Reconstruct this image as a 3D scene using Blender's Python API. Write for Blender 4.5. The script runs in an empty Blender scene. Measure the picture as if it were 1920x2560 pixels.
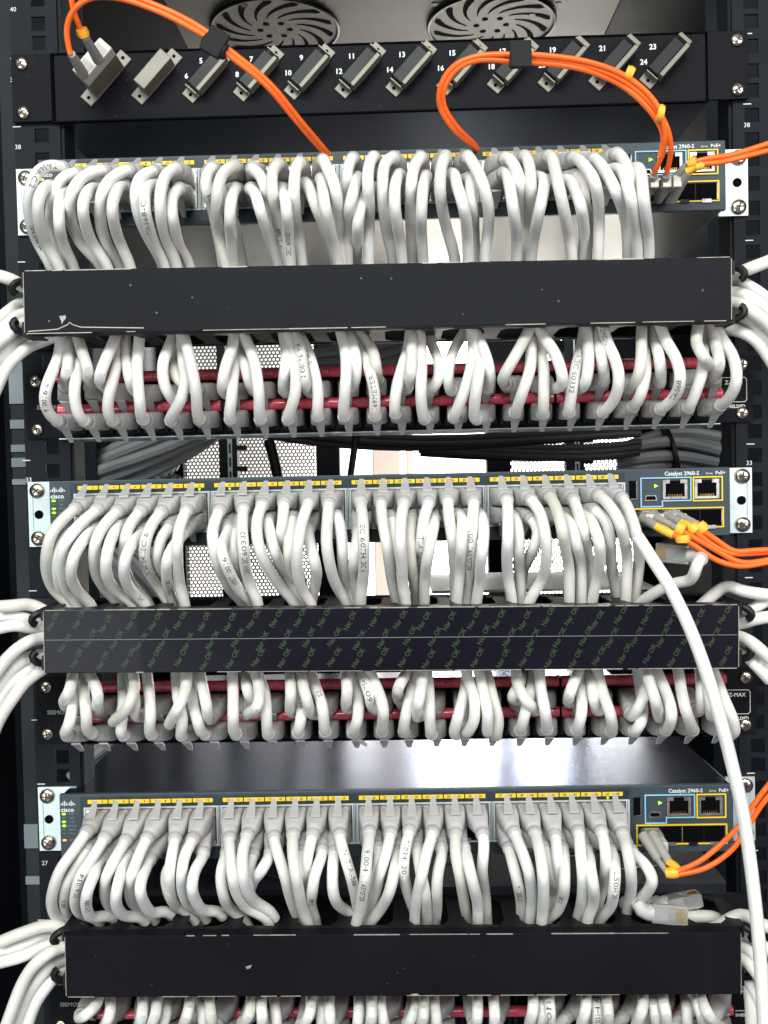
import bpy, bmesh, math, random
from mathutils import Vector, Matrix
random.seed(7)
SC = bpy.context.scene
COL = SC.collection
# ------------------------------------------------------------ camera model (all lengths in mm)
F = 2400.0; CX = 960.0; CY = 1280.0
D0 = 639.0; ZC = 1600.0
PITCH = math.radians(1.8); YAW = math.radians(1.1); ROLL = math.radians(1.25)
fw = Vector((-math.sin(YAW)*math.cos(PITCH), math.cos(YAW)*math.cos(PITCH), -math.sin(PITCH)))
rt0 = fw.cross(Vector((0, 0, 1))).normalized()
up0 = rt0.cross(fw).normalized()
RT = rt0*math.cos(ROLL) - up0*math.sin(ROLL)
UP = rt0*math.sin(ROLL) + up0*math.cos(ROLL)
CAM = Vector((0, -D0, ZC))
def P(px, py, Y=0.0):
    """a point of the rack found by its direction from the camera, at a true depth Y"""
    d = fw*F + RT*(px-CX) + UP*(CY-py)
    t = (Y-CAM.y)/d.y
    return CAM + d*t
# ------------------------------------------------------------ materials
def mat(name, col, rough=0.5, metal=0.0, noise=0.0, nscale=60, bump=0.0, bscale=300, spec=0.5, emit=None, estr=0, trans=0.0, alpha=1.0, specks=None, coat=0.0, sss=0.0):
    m = bpy.data.materials.new(name); m.use_nodes = True
    nt = m.node_tree; b = nt.nodes['Principled BSDF']
    b.inputs['Base Color'].default_value = (*col, 1); b.inputs['Roughness'].default_value = rough
    b.inputs['Metallic'].default_value = metal; b.inputs['Specular IOR Level'].default_value = spec
    b.inputs['Transmission Weight'].default_value = trans; b.inputs['Alpha'].default_value = alpha
    b.inputs['Coat Weight'].default_value = coat
    if sss:
        b.inputs['Subsurface Weight'].default_value = sss; b.inputs['Subsurface Radius'].default_value = (.003, .003, .0025)
        b.inputs['Subsurface Scale'].default_value = 1.0
    if emit:
        b.inputs['Emission Color'].default_value = (*emit, 1); b.inputs['Emission Strength'].default_value = estr
    tc = nt.nodes.new('ShaderNodeNewGeometry')
    last = None
    if noise or specks:
        n = nt.nodes.new('ShaderNodeTexNoise'); n.inputs['Scale'].default_value = nscale; n.inputs['Detail'].default_value = 6
        nt.links.new(tc.outputs['Position'], n.inputs['Vector'])
        r = nt.nodes.new('ShaderNodeValToRGB')
        r.color_ramp.elements[0].position = 0.3; r.color_ramp.elements[1].position = 0.75
        r.color_ramp.elements[0].color = (*[c*(1-noise) for c in col], 1)
        r.color_ramp.elements[1].color = (*[min(1, c*(1+noise)) for c in col], 1)
        nt.links.new(n.outputs['Fac'], r.inputs['Fac']); last = r.outputs['Color']
        nt.links.new(last, b.inputs['Base Color'])
        mr = nt.nodes.new('ShaderNodeMapRange'); mr.inputs['To Min'].default_value = max(0.02, rough-0.1); mr.inputs['To Max'].default_value = min(1, rough+0.12)
        nt.links.new(n.outputs['Fac'], mr.inputs['Value']); nt.links.new(mr.outputs['Result'], b.inputs['Roughness'])
    if specks:
        v = nt.nodes.new('ShaderNodeTexVoronoi'); v.inputs['Scale'].default_value = specks[0]
        nt.links.new(tc.outputs['Position'], v.inputs['Vector'])
        lt = nt.nodes.new('ShaderNodeMath'); lt.operation = 'LESS_THAN'; lt.inputs[1].default_value = specks[1]
        nt.links.new(v.outputs['Distance'], lt.inputs[0])
        n2 = nt.nodes.new('ShaderNodeTexNoise'); n2.inputs['Scale'].default_value = 35; nt.links.new(tc.outputs['Position'], n2.inputs['Vector'])
        g2 = nt.nodes.new('ShaderNodeMath'); g2.operation = 'GREATER_THAN'; g2.inputs[1].default_value = 0.53
        nt.links.new(n2.outputs['Fac'], g2.inputs[0])
        ml = nt.nodes.new('ShaderNodeMath'); ml.operation = 'MULTIPLY'; nt.links.new(lt.outputs[0], ml.inputs[0]); nt.links.new(g2.outputs[0], ml.inputs[1])
        mx = nt.nodes.new('ShaderNodeMix'); mx.data_type = 'RGBA'
        nt.links.new(ml.outputs[0], mx.inputs['Factor']); nt.links.new(last, mx.inputs['A']); mx.inputs['B'].default_value = (*specks[2], 1)
        nt.links.new(mx.outputs['Result'], b.inputs['Base Color'])
    if bump:
        nb = nt.nodes.new('ShaderNodeTexNoise'); nb.inputs['Scale'].default_value = bscale; nb.inputs['Detail'].default_value = 4
        nt.links.new(tc.outputs['Position'], nb.inputs['Vector'])
        bp = nt.nodes.new('ShaderNodeBump'); bp.inputs['Strength'].default_value = bump; bp.inputs['Distance'].default_value = 0.001
        nt.links.new(nb.outputs['Fac'], bp.inputs['Height']); nt.links.new(bp.outputs['Normal'], b.inputs['Normal'])
    return m
M = {}
def vary(m, amt):
    nt = m.node_tree; b = nt.nodes['Principled BSDF']; src = b.inputs['Base Color'].links[0].from_socket
    oi = nt.nodes.new('ShaderNodeObjectInfo'); r = nt.nodes.new('ShaderNodeValToRGB')
    r.color_ramp.elements[0].color = (1-amt, 1-amt, 1-amt*1.25, 1); r.color_ramp.elements[1].color = (1, 1, 1, 1)
    e = r.color_ramp.elements.new(.5); e.color = (1-amt*.2, 1-amt*.25, 1, 1)
    nt.links.new(oi.outputs['Random'], r.inputs['Fac'])
    mx = nt.nodes.new('ShaderNodeMix'); mx.data_type = 'RGBA'; mx.blend_type = 'MULTIPLY'; mx.inputs['Factor'].default_value = 1
    nt.links.new(src, mx.inputs['A']); nt.links.new(r.outputs['Color'], mx.inputs['B']); nt.links.new(mx.outputs['Result'], b.inputs['Base Color'])
M['cable'] = mat('white_cable', (.74, .735, .69), .42, noise=.10, nscale=45, bump=.25, bscale=260, specks=(240, .05, (.22, .2, .16)))
M['cable2'] = mat('ivory_cable', (.68, .67, .61), .45, noise=.10, nscale=40, bump=.25, bscale=260, specks=(200, .06, (.2, .18, .14)))
M['ink'] = mat('grey_ink', (.09, .085, .08), .6)
M['boot'] = mat('milky_boot', (.47, .46, .45), .38, noise=.10, nscale=120, bump=.3, bscale=400, sss=.15)
M['tab'] = mat('milky_tab', (.48, .48, .47), .3, trans=.25)
vary(M['cable'], .12); vary(M['cable2'], .14); vary(M['boot'], .1)
M['clear'] = mat('clear_plug', (.75, .76, .74), .12, trans=.75)
M['gold'] = mat('gold_contact', (.75, .5, .14), .25, 1)
M['bezel'] = mat('slate_bezel', (.020, .032, .042), .45, spec=.3, noise=.12, nscale=30, bump=.1)
M['bezel2'] = mat('grey_bezel', (.035, .052, .062), .45, spec=.3, noise=.1, nscale=30)
M['black'] = mat('black_plastic', (.006, .006, .008), .45, noise=.2, nscale=40, spec=.25)
M['blackm'] = mat('black_paint', (.005, .005, .0075), .6, noise=.3, nscale=14, spec=.1, bump=.15, bscale=700, specks=(150, .035, (.16, .16, .15)))
M['cover'] = mat('black_cover', (.008, .009, .012), .6, spec=.12, noise=.25, nscale=12, bump=.3, bscale=900, specks=(95, .06, (.14, .135, .12)))
M['film'] = mat('film_cover', (.007, .006, .012), .3, noise=.3, nscale=9, bump=.15, bscale=60, spec=.15, specks=(140, .035, (.14, .14, .12)), coat=.06)
M['filmink'] = mat('green_film_ink', (.016, .036, .012), .45)
M['wear'] = mat('bare_worn_edge', (.34, .32, .27), .5, .3, noise=.3, nscale=200)
M['rail'] = mat('black_rail', (.006, .008, .012), .6, spec=.14, noise=.3, nscale=14, bump=.1)
M['whitepaint'] = mat('white_print', (.62, .64, .64), .6)
M['dimpaint'] = mat('dim_print', (.22, .24, .25), .6)
M['galv'] = mat('galvanised_ear', (.52, .60, .61), .42, .55, noise=.12, nscale=60, bump=.12)
M['screw'] = mat('nickel_screw', (.62, .55, .42), .24, 1, noise=.3, nscale=250, bump=.3)
M['screwd'] = mat('screw_recess', (.03, .025, .02), .5, .5)
M['under'] = mat('steel_underside', (.19, .19, .18), .28, .9, noise=.08, nscale=6)
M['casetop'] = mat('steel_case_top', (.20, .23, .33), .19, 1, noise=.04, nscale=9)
M['fcase'] = mat('blue_grey_case', (.055, .08, .14), .32, .85, noise=.12, nscale=6)
M['yellow'] = mat('yellow_print', (.80, .53, .02), .5)
M['blue'] = mat('light_blue_print', (.25, .50, .66), .5)
M['portf'] = mat('port_frame_white', (.50, .53, .54), .45)
M['jackm'] = mat('jack_shield', (.55, .54, .52), .28, .9, noise=.2, nscale=300)
M['hole'] = mat('dark_opening', (.003, .003, .004), .9, spec=.03)
M['red'] = mat('red_label', (.66, .075, .11), .25, noise=.3, nscale=120, bump=.2, bscale=200, coat=.5)
M['redink'] = mat('red_label_print', (.68, .20, .22), .4)
M['led'] = mat('led_green', (.2, .6, .02), .4, emit=(.45, 1, .02), estr=1.3)
M['leda'] = mat('led_amber', (.7, .3, .05), .4, emit=(1, .45, .1), estr=1.0)
M['ledoff'] = mat('led_off', (.03, .12, .04), .4)
M['adapter'] = mat('beige_metal_adapter', (.17, .16, .125), .45, .2, noise=.12, nscale=90)
M['sc'] = mat('beige_connector', (.52, .50, .43), .42, noise=.06, nscale=60)
M['fboot'] = mat('grey_fibre_boot', (.31, .30, .27), .45, noise=.1, nscale=80)
M['orange'] = mat('orange_jacket', (.92, .135, .010), .36, noise=.08, nscale=40, bump=.1)
M['clip'] = mat('yellow_clip', (.90, .42, .03), .4)
M['velcro'] = mat('black_velcro', (.012, .012, .014), .95, bump=.8, bscale=900)
M['panel'] = mat('side_sheet', (.010, .013, .018), .6, noise=.3, nscale=5, spec=.15)
M['strut'] = mat('grey_strut', (.012, .016, .018), .85, 0, noise=.6, nscale=22)
M['reflect_patch'] = mat('painted_reflection', (.16, .19, .21), .5, .3, noise=.2, nscale=30)
M['roof'] = mat('roof_sheet', (.10, .094, .08), .55, .15, noise=.06, nscale=5)
M['meshm'] = mat('perforated_black', (.05, .05, .055), .5)
M['wall'] = mat('room_wall', (.80, .78, .72), .8, noise=.03, nscale=1)
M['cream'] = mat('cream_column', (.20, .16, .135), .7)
M['grey_c'] = mat('grey_bundle', (.28, .285, .30), .42, noise=.15, nscale=30)
M['dark_c'] = mat('dark_bundle', (.035, .035, .042), .42, noise=.15, nscale=30)
M['emitter'] = mat('emitter_glow', (.8, .8, .8), .5, emit=(.93, .96, 1), estr=30)
M['shelf'] = mat('slate_shelf', (.07, .078, .10), .38, .5, noise=.15, nscale=12)
M['lgreen'] = mat('dust_white', (.5, .5, .46), .7)
# ------------------------------------------------------------ object helpers
def thing(name, loc, label, cat, group=None, roty=0.0):
    o = bpy.data.objects.new(name, None); COL.objects.link(o)
    o.location = Vector(loc)*0.001; o.rotation_euler = (0, roty, 0); o.empty_display_size = .01
    o['label'] = label; o['category'] = cat
    if group: o['group'] = group
    return o
def tag(o, label, cat, group=None):
    o['label'] = label; o['category'] = cat
    if group: o['group'] = group
    return o
class MB:
    def __init__(s): s.v = []; s.f = []
    def add(s, vs, fs):
        n = len(s.v); s.v += [Vector(v) for v in vs]; s.f += [tuple(i+n for i in f) for f in fs]; return s
    def box(s, x0, x1, y0, y1, z0, z1, mtx=None, ch=0.0):
        if ch <= 0:
            vs = [(x, y, z) for x in (x0, x1) for y in (y0, y1) for z in (z0, z1)]
            fs = [(0, 1, 3, 2), (4, 6, 7, 5), (0, 4, 5, 1), (2, 3, 7, 6), (0, 2, 6, 4), (1, 5, 7, 3)]
        else:
            bm = bmesh.new(); bmesh.ops.create_cube(bm, size=1)
            for v in bm.verts: v.co = Vector(((x0+x1)/2+v.co.x*(x1-x0), (y0+y1)/2+v.co.y*(y1-y0), (z0+z1)/2+v.co.z*(z1-z0)))
            bmesh.ops.bevel(bm, geom=bm.edges[:]+bm.verts[:], offset=ch, segments=2, affect='EDGES', profile=.5)
            bm.verts.index_update(); vs = [v.co.copy() for v in bm.verts]; fs = [tuple(v.index for v in f.verts) for f in bm.faces]; bm.free()
        if mtx: vs = [mtx @ Vector(v) for v in vs]
        return s.add(vs, fs)
    def prism(s, pts, y0, y1, mtx=None):
        """outline in x,z extruded from y0 to y1"""
        n = len(pts); vs = [(x, y0, z) for x, z in pts]+[(x, y1, z) for x, z in pts]
        fs = [tuple(range(n)), tuple(range(2*n-1, n-1, -1))]+[(i, i+n, (i+1) % n+n, (i+1) % n) for i in range(n)]
        if mtx: vs = [mtx @ Vector(v) for v in vs]
        return s.add(vs, fs)
    def tube(s, pts, r, seg=12, cap=True):
        n = len(pts); T = [(pts[min(i+1, n-1)]-pts[max(i-1, 0)]).normalized() for i in range(n)]
        N = T[0].orthogonal().normalized(); vs = []
        for i in range(n):
            N = (N-T[i]*N.dot(T[i])).normalized(); B = T[i].cross(N)
            ri = r[i] if isinstance(r, (list, tuple)) else r
            for k in range(seg):
                a = 2*math.pi*k/seg; vs.append(pts[i]+(N*math.cos(a)+B*math.sin(a))*ri)
        fs = [(i*seg+k, i*seg+(k+1) % seg, (i+1)*seg+(k+1) % seg, (i+1)*seg+k) for i in range(n-1) for k in range(seg)]
        if cap: fs += [tuple(range(seg-1, -1, -1)), tuple(range((n-1)*seg, n*seg))]
        return s.add(vs, fs)
    def lathe(s, prof, c, axis='y', seg=20):
        """prof = [(radius, offset along -y)]"""
        vs = []
        for r, o in prof:
            for k in range(seg):
                a = 2*math.pi*k/seg; vs.append((c[0]+r*math.cos(a), c[1]-o, c[2]+r*math.sin(a)))
        m = len(prof); fs = [(i*seg+k, (i+1)*seg+k, (i+1)*seg+(k+1) % seg, i*seg+(k+1) % seg) for i in range(m-1) for k in range(seg)]
        fs += [tuple(range(seg)), tuple(range(m*seg-1, (m-1)*seg-1, -1))]
        return s.add(vs, fs)
    def outline(s, pts, w, y0, y1):
        """closed line of width w following an outline in x,z"""
        n = len(pts); cen = Vector((sum(p[0] for p in pts)/n, sum(p[1] for p in pts)/n))
        for i in range(n):
            a = Vector(pts[i]); b = Vector(pts[(i+1) % n]); d = (b-a).normalized(); q = Vector((-d.y, d.x))*w/2; e = d*(w/2-.02)
            y_ = y0-0.01*(i % 2)
            s.prism([tuple(a-q-e), tuple(b-q+e), tuple(b+q+e), tuple(a+q-e)], y_, y1)
        return s
    def build(s, name, m, parent=None, smooth=False, off=None, label=None):
        me = bpy.data.meshes.new(name)
        o_ = Vector(off) if off is not None else Vector((0, 0, 0))
        me.from_pydata([tuple((v-o_)*0.001) for v in s.v], [], s.f); me.update()
        bm = bmesh.new(); bm.from_mesh(me); bmesh.ops.recalc_face_normals(bm, faces=bm.faces[:]); bm.to_mesh(me); bm.free()
        if smooth:
            me.polygons.foreach_set('use_smooth', [True]*len(me.polygons))
            try: me.set_sharp_from_angle(angle=math.radians(42))
            except Exception: pass
        me.materials.append(m if not isinstance(m, str) else M[m])
        o = bpy.data.objects.new(name, me); COL.objects.link(o)
        if parent: o.parent = parent
        if off is not None and not parent: o.location = o_*0.001
        if label: o['label'] = label
        return o
_tc = {}
def glyphs(txt, size):
    if txt not in _tc:
        c = bpy.data.curves.new('t', 'FONT'); c.body = txt; c.size = 1; c.align_x = 'CENTER'; c.align_y = 'CENTER'; c.resolution_u = 2
        o = bpy.data.objects.new('t', c); COL.objects.link(o)
        bpy.context.view_layer.update()
        me = bpy.data.meshes.new_from_object(o.evaluated_get(bpy.context.evaluated_depsgraph_get()))
        _tc[txt] = ([(v.co.x, v.co.y) for v in me.vertices], [tuple(p.vertices) for p in me.polygons])
        bpy.data.objects.remove(o); bpy.data.curves.remove(c); bpy.data.meshes.remove(me)
    v, f = _tc[txt]
    return [(a*size, b*size) for a, b in v], f
def text(mb, txt, x, z, y, size, rot=0.0, wide=1.0, bold=0.0):
    v, f = glyphs(txt, size); c, s_ = math.cos(rot), math.sin(rot)
    offs = [(0, 0)] if not bold else [(-bold, 0), (bold, 0), (0, bold), (0, -bold)]
    for k, (dx, dz) in enumerate(offs):
        mb.add([(x+(a*wide+dx)*c-(b+dz)*s_, y-0.01*k, z+(a*wide+dx)*s_+(b+dz)*c) for a, b in v], f)
def catmull(pts, step=2.5):
    pts = [Vector(p) for p in pts]; out = []
    q = [pts[0]*2-pts[1]]+pts+[pts[-1]*2-pts[-2]]
    for i in range(1, len(q)-2):
        p0, p1, p2, p3 = q[i-1:i+3]; n = max(2, int((p2-p1).length/step))
        for k in range(n):
            t = k/n; out.append(0.5*((2*p1)+(p2-p0)*t+(2*p0-5*p1+4*p2-p3)*t*t+(3*p1-p0-3*p2+p3)*t**3))
    out.append(pts[-1])
    for _ in range(2):
        out = [out[0]]+[(out[i-1]+out[i]*2+out[i+1])/4 for i in range(1, len(out)-1)]+[out[-1]]
    return out
def resample(path, step):
    acc = [0.0]
    for i in range(1, len(path)): acc.append(acc[-1]+(path[i]-path[i-1]).length)
    L = acc[-1]; n = max(2, int(L/step)); out = []; j = 0
    for k in range(n+1):
        s = L*k/n
        while j < len(acc)-2 and acc[j+1] < s: j += 1
        t = (s-acc[j])/max(1e-9, acc[j+1]-acc[j]); out.append(path[j].lerp(path[j+1], min(1, max(0, t))))
    return out, L
def wrap_text(mb, path, L, s0, txt, r, size=3.4, rev=False, tilt=0.0):
    """lettering printed round a cable, centred at arc length s0"""
    v, f = glyphs(txt, size); n = len(path)-1; out = []
    for a, b in v:
        if rev: a, b = -a, -b
        s = min(max(s0+a*1.05, 0.5), L-0.5)/L*n; i = min(int(s), n-1); t = s-i
        p = path[i].lerp(path[i+1], t)
        T = (path[min(i+1, n)]-path[max(i-1, 0)]).normalized().lerp((path[min(i+2, n)]-path[i]).normalized(), t).normalized()
        view = (CAM-p).normalized(); N = (view-T*view.dot(T)).normalized(); U = N.cross(T)
        th = b/r+tilt
        out.append(p+(N*math.cos(th)+U*math.sin(th))*(r+0.14))
    mb.add(out, f)
ORD = ['first', 'second', 'third', 'fourth', 'fifth', 'sixth', 'seventh', 'eighth', 'ninth', 'tenth', 'eleventh', 'twelfth', 'thirteenth', 'fourteenth', 'fifteenth', 'sixteenth', 'seventeenth', 'eighteenth', 'nineteenth', 'twentieth', 'twenty-first', 'twenty-second', 'twenty-third', 'twenty-fourth']
class Unit:
    """frame of a rack-mounted unit: anchors are its two ends on the rack plane"""
    def __init__(s, l, r):
        a = P(*l); b = P(*r); s.c = (a+b)/2; s.w = (b-a).length; s.ang = -math.atan2(b.z-a.z, b.x-a.x)
        s.R = Matrix.Rotation(s.ang, 3, 'Y')
    def world(s, x, y, z): return s.c + s.R @ Vector((x, y, z))
    def loc(s, px, py, Y): return s.R.transposed() @ (P(px, py, Y)-s.c)
def screw(parent, x, y, z, r=4.4, ang=None):
    m = MB(); m.lathe([(r, 0), (r, .8), (r*.86, 1.7), (r*.5, 2.3), (0.3, 2.5)], (x, y, z), seg=20)
    o = m.build('screw', 'screw', parent, smooth=True)
    c = MB(); a = random.uniform(0, 1.5) if ang is None else ang
    for k in range(2):
        mt = Matrix.Translation((x, y, z)) @ Matrix.Rotation(a+k*math.pi/2, 4, 'Y')
        c.box(-r*.52, r*.52, -2.62-.02*k, -1.2, -.45, .45, mtx=mt)
    c.build('cross_recess', 'screwd', o)
    return o
# ------------------------------------------------------------ network switches
PZ = {'U': 6.2, 'L': -5.8}
def portx(k): return -201.2+89.1*(k//6)+13.87*(k % 6+.5)
U_S = [Unit((43, 508), (1870, 457)), Unit((72, 1287), (1880, 1250)), Unit((92, 2047), (1893, 2020))]
SWN = ['top', 'middle', 'bottom']
def slots(o, x0, x1, n): pass
def switch(i):
    u = U_S[i]
    lab = ['slate network switch at the top, almost hidden behind arching white cables',
           'slate network switch in the middle with logo and status lights clear of cables',
           'slate network switch at the bottom with an amber light and glare on its top'][i]
    t = thing('network_switch', u.c, lab, 'network switch', 'rack switches with white cables', u.ang)
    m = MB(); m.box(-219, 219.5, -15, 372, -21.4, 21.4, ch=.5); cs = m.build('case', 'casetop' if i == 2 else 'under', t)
    m = MB()
    for k in range(9): m.box(-219.6, -219.0, 20+k*38, 44+k*38, -8, 8)
    m.build('side_vent', 'hole', cs)
    m = MB(); m.box(-220, 220.5, -18, -14, -22, 22, ch=.6); m.build('front_bezel', 'bezel2', t)
    m = MB(); m.box(-206, 153, -18.5, -17.8, -20.6, 20.2, ch=.2); m.build('port_panel', 'bezel', t)
    # white printed frames and jacks
    m = MB(); jf = MB(); jh = MB(); ct = MB()
    for b in range(4):
        x0 = -201.2+89.1*b; x1 = x0+83.2
        m.outline([(x0-2, -12.6), (x1+3.4, -12.6), (x1+3.4, 13), (x0-2, 13)], 1.0, -18.95, -18.4)
        m.box(x0-1.2, x0-.4, -18.9, -18.4, -12, 12.4); m.box(x1+1.6, x1+2.5, -18.9, -18.4, -12, 12.4)
        jf.box(x0-.2, x1+.9, -19.6, -17.5, -11.8, 12.2)
    m.build('port_group_frame', 'portf', t)
    jk = jf.build('jack_shield', 'jackm', t)
    for k in range(24):
        for row in 'UL':
            x = portx(k); z = PZ[row]; sg = 1 if row == 'U' else -1
            jh.box(x-5.9, x+5.9, -19.75, -19.5, z-4.2, z+4.2)
            jh.box(x-3.4, x+3.4, -19.76, -19.5, z+sg*3.9, z+sg*5.5)
            for c in range(8): ct.box(x-3.6+c*1.02-.16, x-3.6+c*1.02+.16, -19.85, -19.7, z-sg*4.0, z-sg*2.0)
    jh.build('port_opening', 'hole', jk); ct.build('port_contacts', 'gold', jk)
    # yellow number strips
    ys = MB(); yn = MB()
    for b in range(4):
        for q in range(6):
            x = -201.2+89.1*b+13.87*q
            ys.box(x+.3, x+13.4, -18.95, -18.4, 15.9, 18.5)
            for h in (0, 1): text(yn, str(12*b+2*q+1+h), x+3.5+6.6*h, 17.15, -19.02, 2.2, bold=.07)
    st = ys.build('number_strip', 'yellow', t); yn.build('port_numbers', 'ink', st)
    tri = MB()
    for k, h in ([(5, 1), (6, 1), (7, 0)] if i == 1 else [(18, 1), (19, 1)] if i == 0 else [(23, 0)]):
        x = portx(k)+(3.3 if h else -3.3); tri.prism([(x-.9, 15.3), (x+.9, 15.3), (x, 13.6)], -19, -18.4)
    tri.build('port_light', 'led', t)
    # logo, lights and their words
    lg = MB()
    for k, h in enumerate([.7, 1.6, 2.6, 1.6, .7, 1.6, 2.6, 1.6, .7]):
        lg.box(-219+k*1.12, -218.45+k*1.12, -18.5, -17.9, 15.4-h*.3, 15.4+h*1.0)
    text(lg, 'cisco', -214.6, 12.0, -18.45, 4.0, wide=1.08, bold=.12)
    lg.build('logo', 'whitepaint', t)
    nm = ['SYST', 'RPS', 'STAT', 'DUPLX', 'SPEED', 'STCK', 'MODE']; wd = MB()
    for k, z in enumerate([9.2, 6.6, 4.0, 1.4, -1.2, -3.8, -8.2]):
        on = [1, 0, 1, 1, 0, 0, 2 if i == 2 else 0][k]
        l = MB(); l.lathe([(1.0, 0), (1.0, .4), (.6, .7)], (0, 0, 0), seg=12)
        l.v = [Vector((-217.2+v.x*1.35, -17.9+v.y, z+v.z*.75)) for v in l.v]
        l.build('status_light', ['ledoff', 'led', 'leda'][on], t)
        text(wd, nm[k], -211.7, z, -18.45, 1.75)
    wd.build('light_names', 'dimpaint', t)
    # right hand management block
    tx = MB(); text(tx, 'Catalyst 2960-S', 189.5, 18.4, -18.5, 3.5, wide=1.0, bold=.10); text(tx, 'Series', 207.0, 18.2, -18.5, 1.9); text(tx, 'PoE+', 214.2, 18.4, -18.5, 3.0, bold=.08)
    tx.build('model_name', 'whitepaint', t)
    bl = MB(); bl.outline([(163.3, -2.5), (176.9, -2.5), (176.9, 1.1), (195.2, 1.1), (195.2, 15.9), (163.3, 15.9)], .75, -18.9, -18); bl.build('console_outline', 'blue', t)
    yl = MB(); yl.outline([(196.8, .8), (215.2, .8), (215.2, 15.9), (196.8, 15.9)], .8, -18.9, -18); yl.build('uplink_outline', 'yellow', t)
    sf = MB(); sf.outline([(157.7, -17), (162.5, -17), (162.5, -16.2), (215.7, -16.2), (215.7, -3.8), (157.7, -3.8)], .8, -18.9, -18)
    sf.build('module_outline', 'yellow', t)
    for x in (177.2, 196.9+0.6):
        r = MB(); w = 15.6; x0, x1 = x, x+w; z0, z1 = 2.2, 14.6
        r.box(x0, x1, -19.2, -18, z0, z0+1.5); r.box(x0, x0+1.7, -19.18, -18, z0+1.5, z1); r.box(x1-1.7, x1, -19.18, -18, z0+1.5, z1)
        r.box(x0+1.7, x0+4.4, -19.16, -18, z1-2.3, z1); r.box(x1-4.4, x1-1.7, -19.16, -18, z1-2.3, z1)
        j = r.build('ethernet_jack', 'jackm', t)
        h = MB(); h.box(x0+1.7, x1-1.7, -18.6, -18, z0+1.5, z1-2.3); h.box(x0+4.4, x1-4.4, -18.62, -18, z1-2.3, z1-.6); h.build('jack_opening', 'hole', j)
        h = MB()
        for c in range(8): h.box(x0+3.4+c*1.2, x0+3.8+c*1.2, -18.8, -18.5, z0+1.5, z0+3.0)
        h.build('jack_contacts', 'gold', j)
    us = MB(); us.prism([(165.6, 1.3), (173.6, 1.3), (172.9, 4.9), (166.3, 4.9)], -18.7, -18); o = us.build('usb_socket', 'jackm', t)
    us = MB(); us.prism([(166.3, 1.9), (172.9, 1.9), (172.3, 4.3), (166.9, 4.3)], -18.85, -18.6); us.build('socket_opening', 'hole', o)
    tr = MB(); tr.prism([(171.9, 9.6), (171.9, 12), (174.4, 10.8)], -18.7, -18); tr.build('console_light', 'led', t)
    md = MB(); md.box(155.9, 160.5, -18.7, -18, 2.5, 14.4); o = md.build('mode_button_slot', 'hole', t)
    md = MB(); md.box(156.6, 160.3, -18.9, -18.6, 2.4, 2.9); md.box(160.3, 160.7, -18.9, -18.6, 2.4, 14); md.build('slot_rim', 'jackm', o)
    for k in range(4):
        x = 159.6+k*13.9; c = MB(); c.box(x, x+13.2, -18.7, -18, -15.2, -5.0); cg = c.build('module_cage', 'hole', t)
        c = MB(); c.box(x+13.2, x+13.75, -19.0, -18, -15.2, -5.0); c.box(x+3.8, x+9.6, -19.3, -18, -17.3, -15.0); c.build('cage_divider', 'jackm' if k % 2 else 'black', cg)
    # ears
    for sgn in (-1, 1):
        e = MB(); xo = sgn*240.5; xi = sgn*221.2
        e.prism([(xi, -21.5), (xo, -21.5), (xo, 21.5), (xi, 21.5)] if sgn > 0 else [(xi+7, 21.9), (xo, 21.9), (xo, -21.5), (xi, -21.5), (xi, 12)], -1.2, .6)
        e.box(min(xi, xi-sgn*1.2), max(xi, xi-sgn*1.2), -1.2, 45, -20, 20)
        e.box(min(xo-sgn*3.2, xo-sgn*2.5), max(xo-sgn*3.2, xo-sgn*2.5), -1.8, -1.2, -14, 12)
        er = e.build('mounting_ear', 'galv', t)
        for z in (15.9, -15.9): screw(er, sgn*234.2, -1.4, z, 5.0)
        h = MB(); h.lathe([(2.9, 0), (2.9, .5)], (sgn*233.5, -1.2, 0)); h.build('ear_hole', 'hole', er)
    return t
for i in range(3): switch(i)
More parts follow.
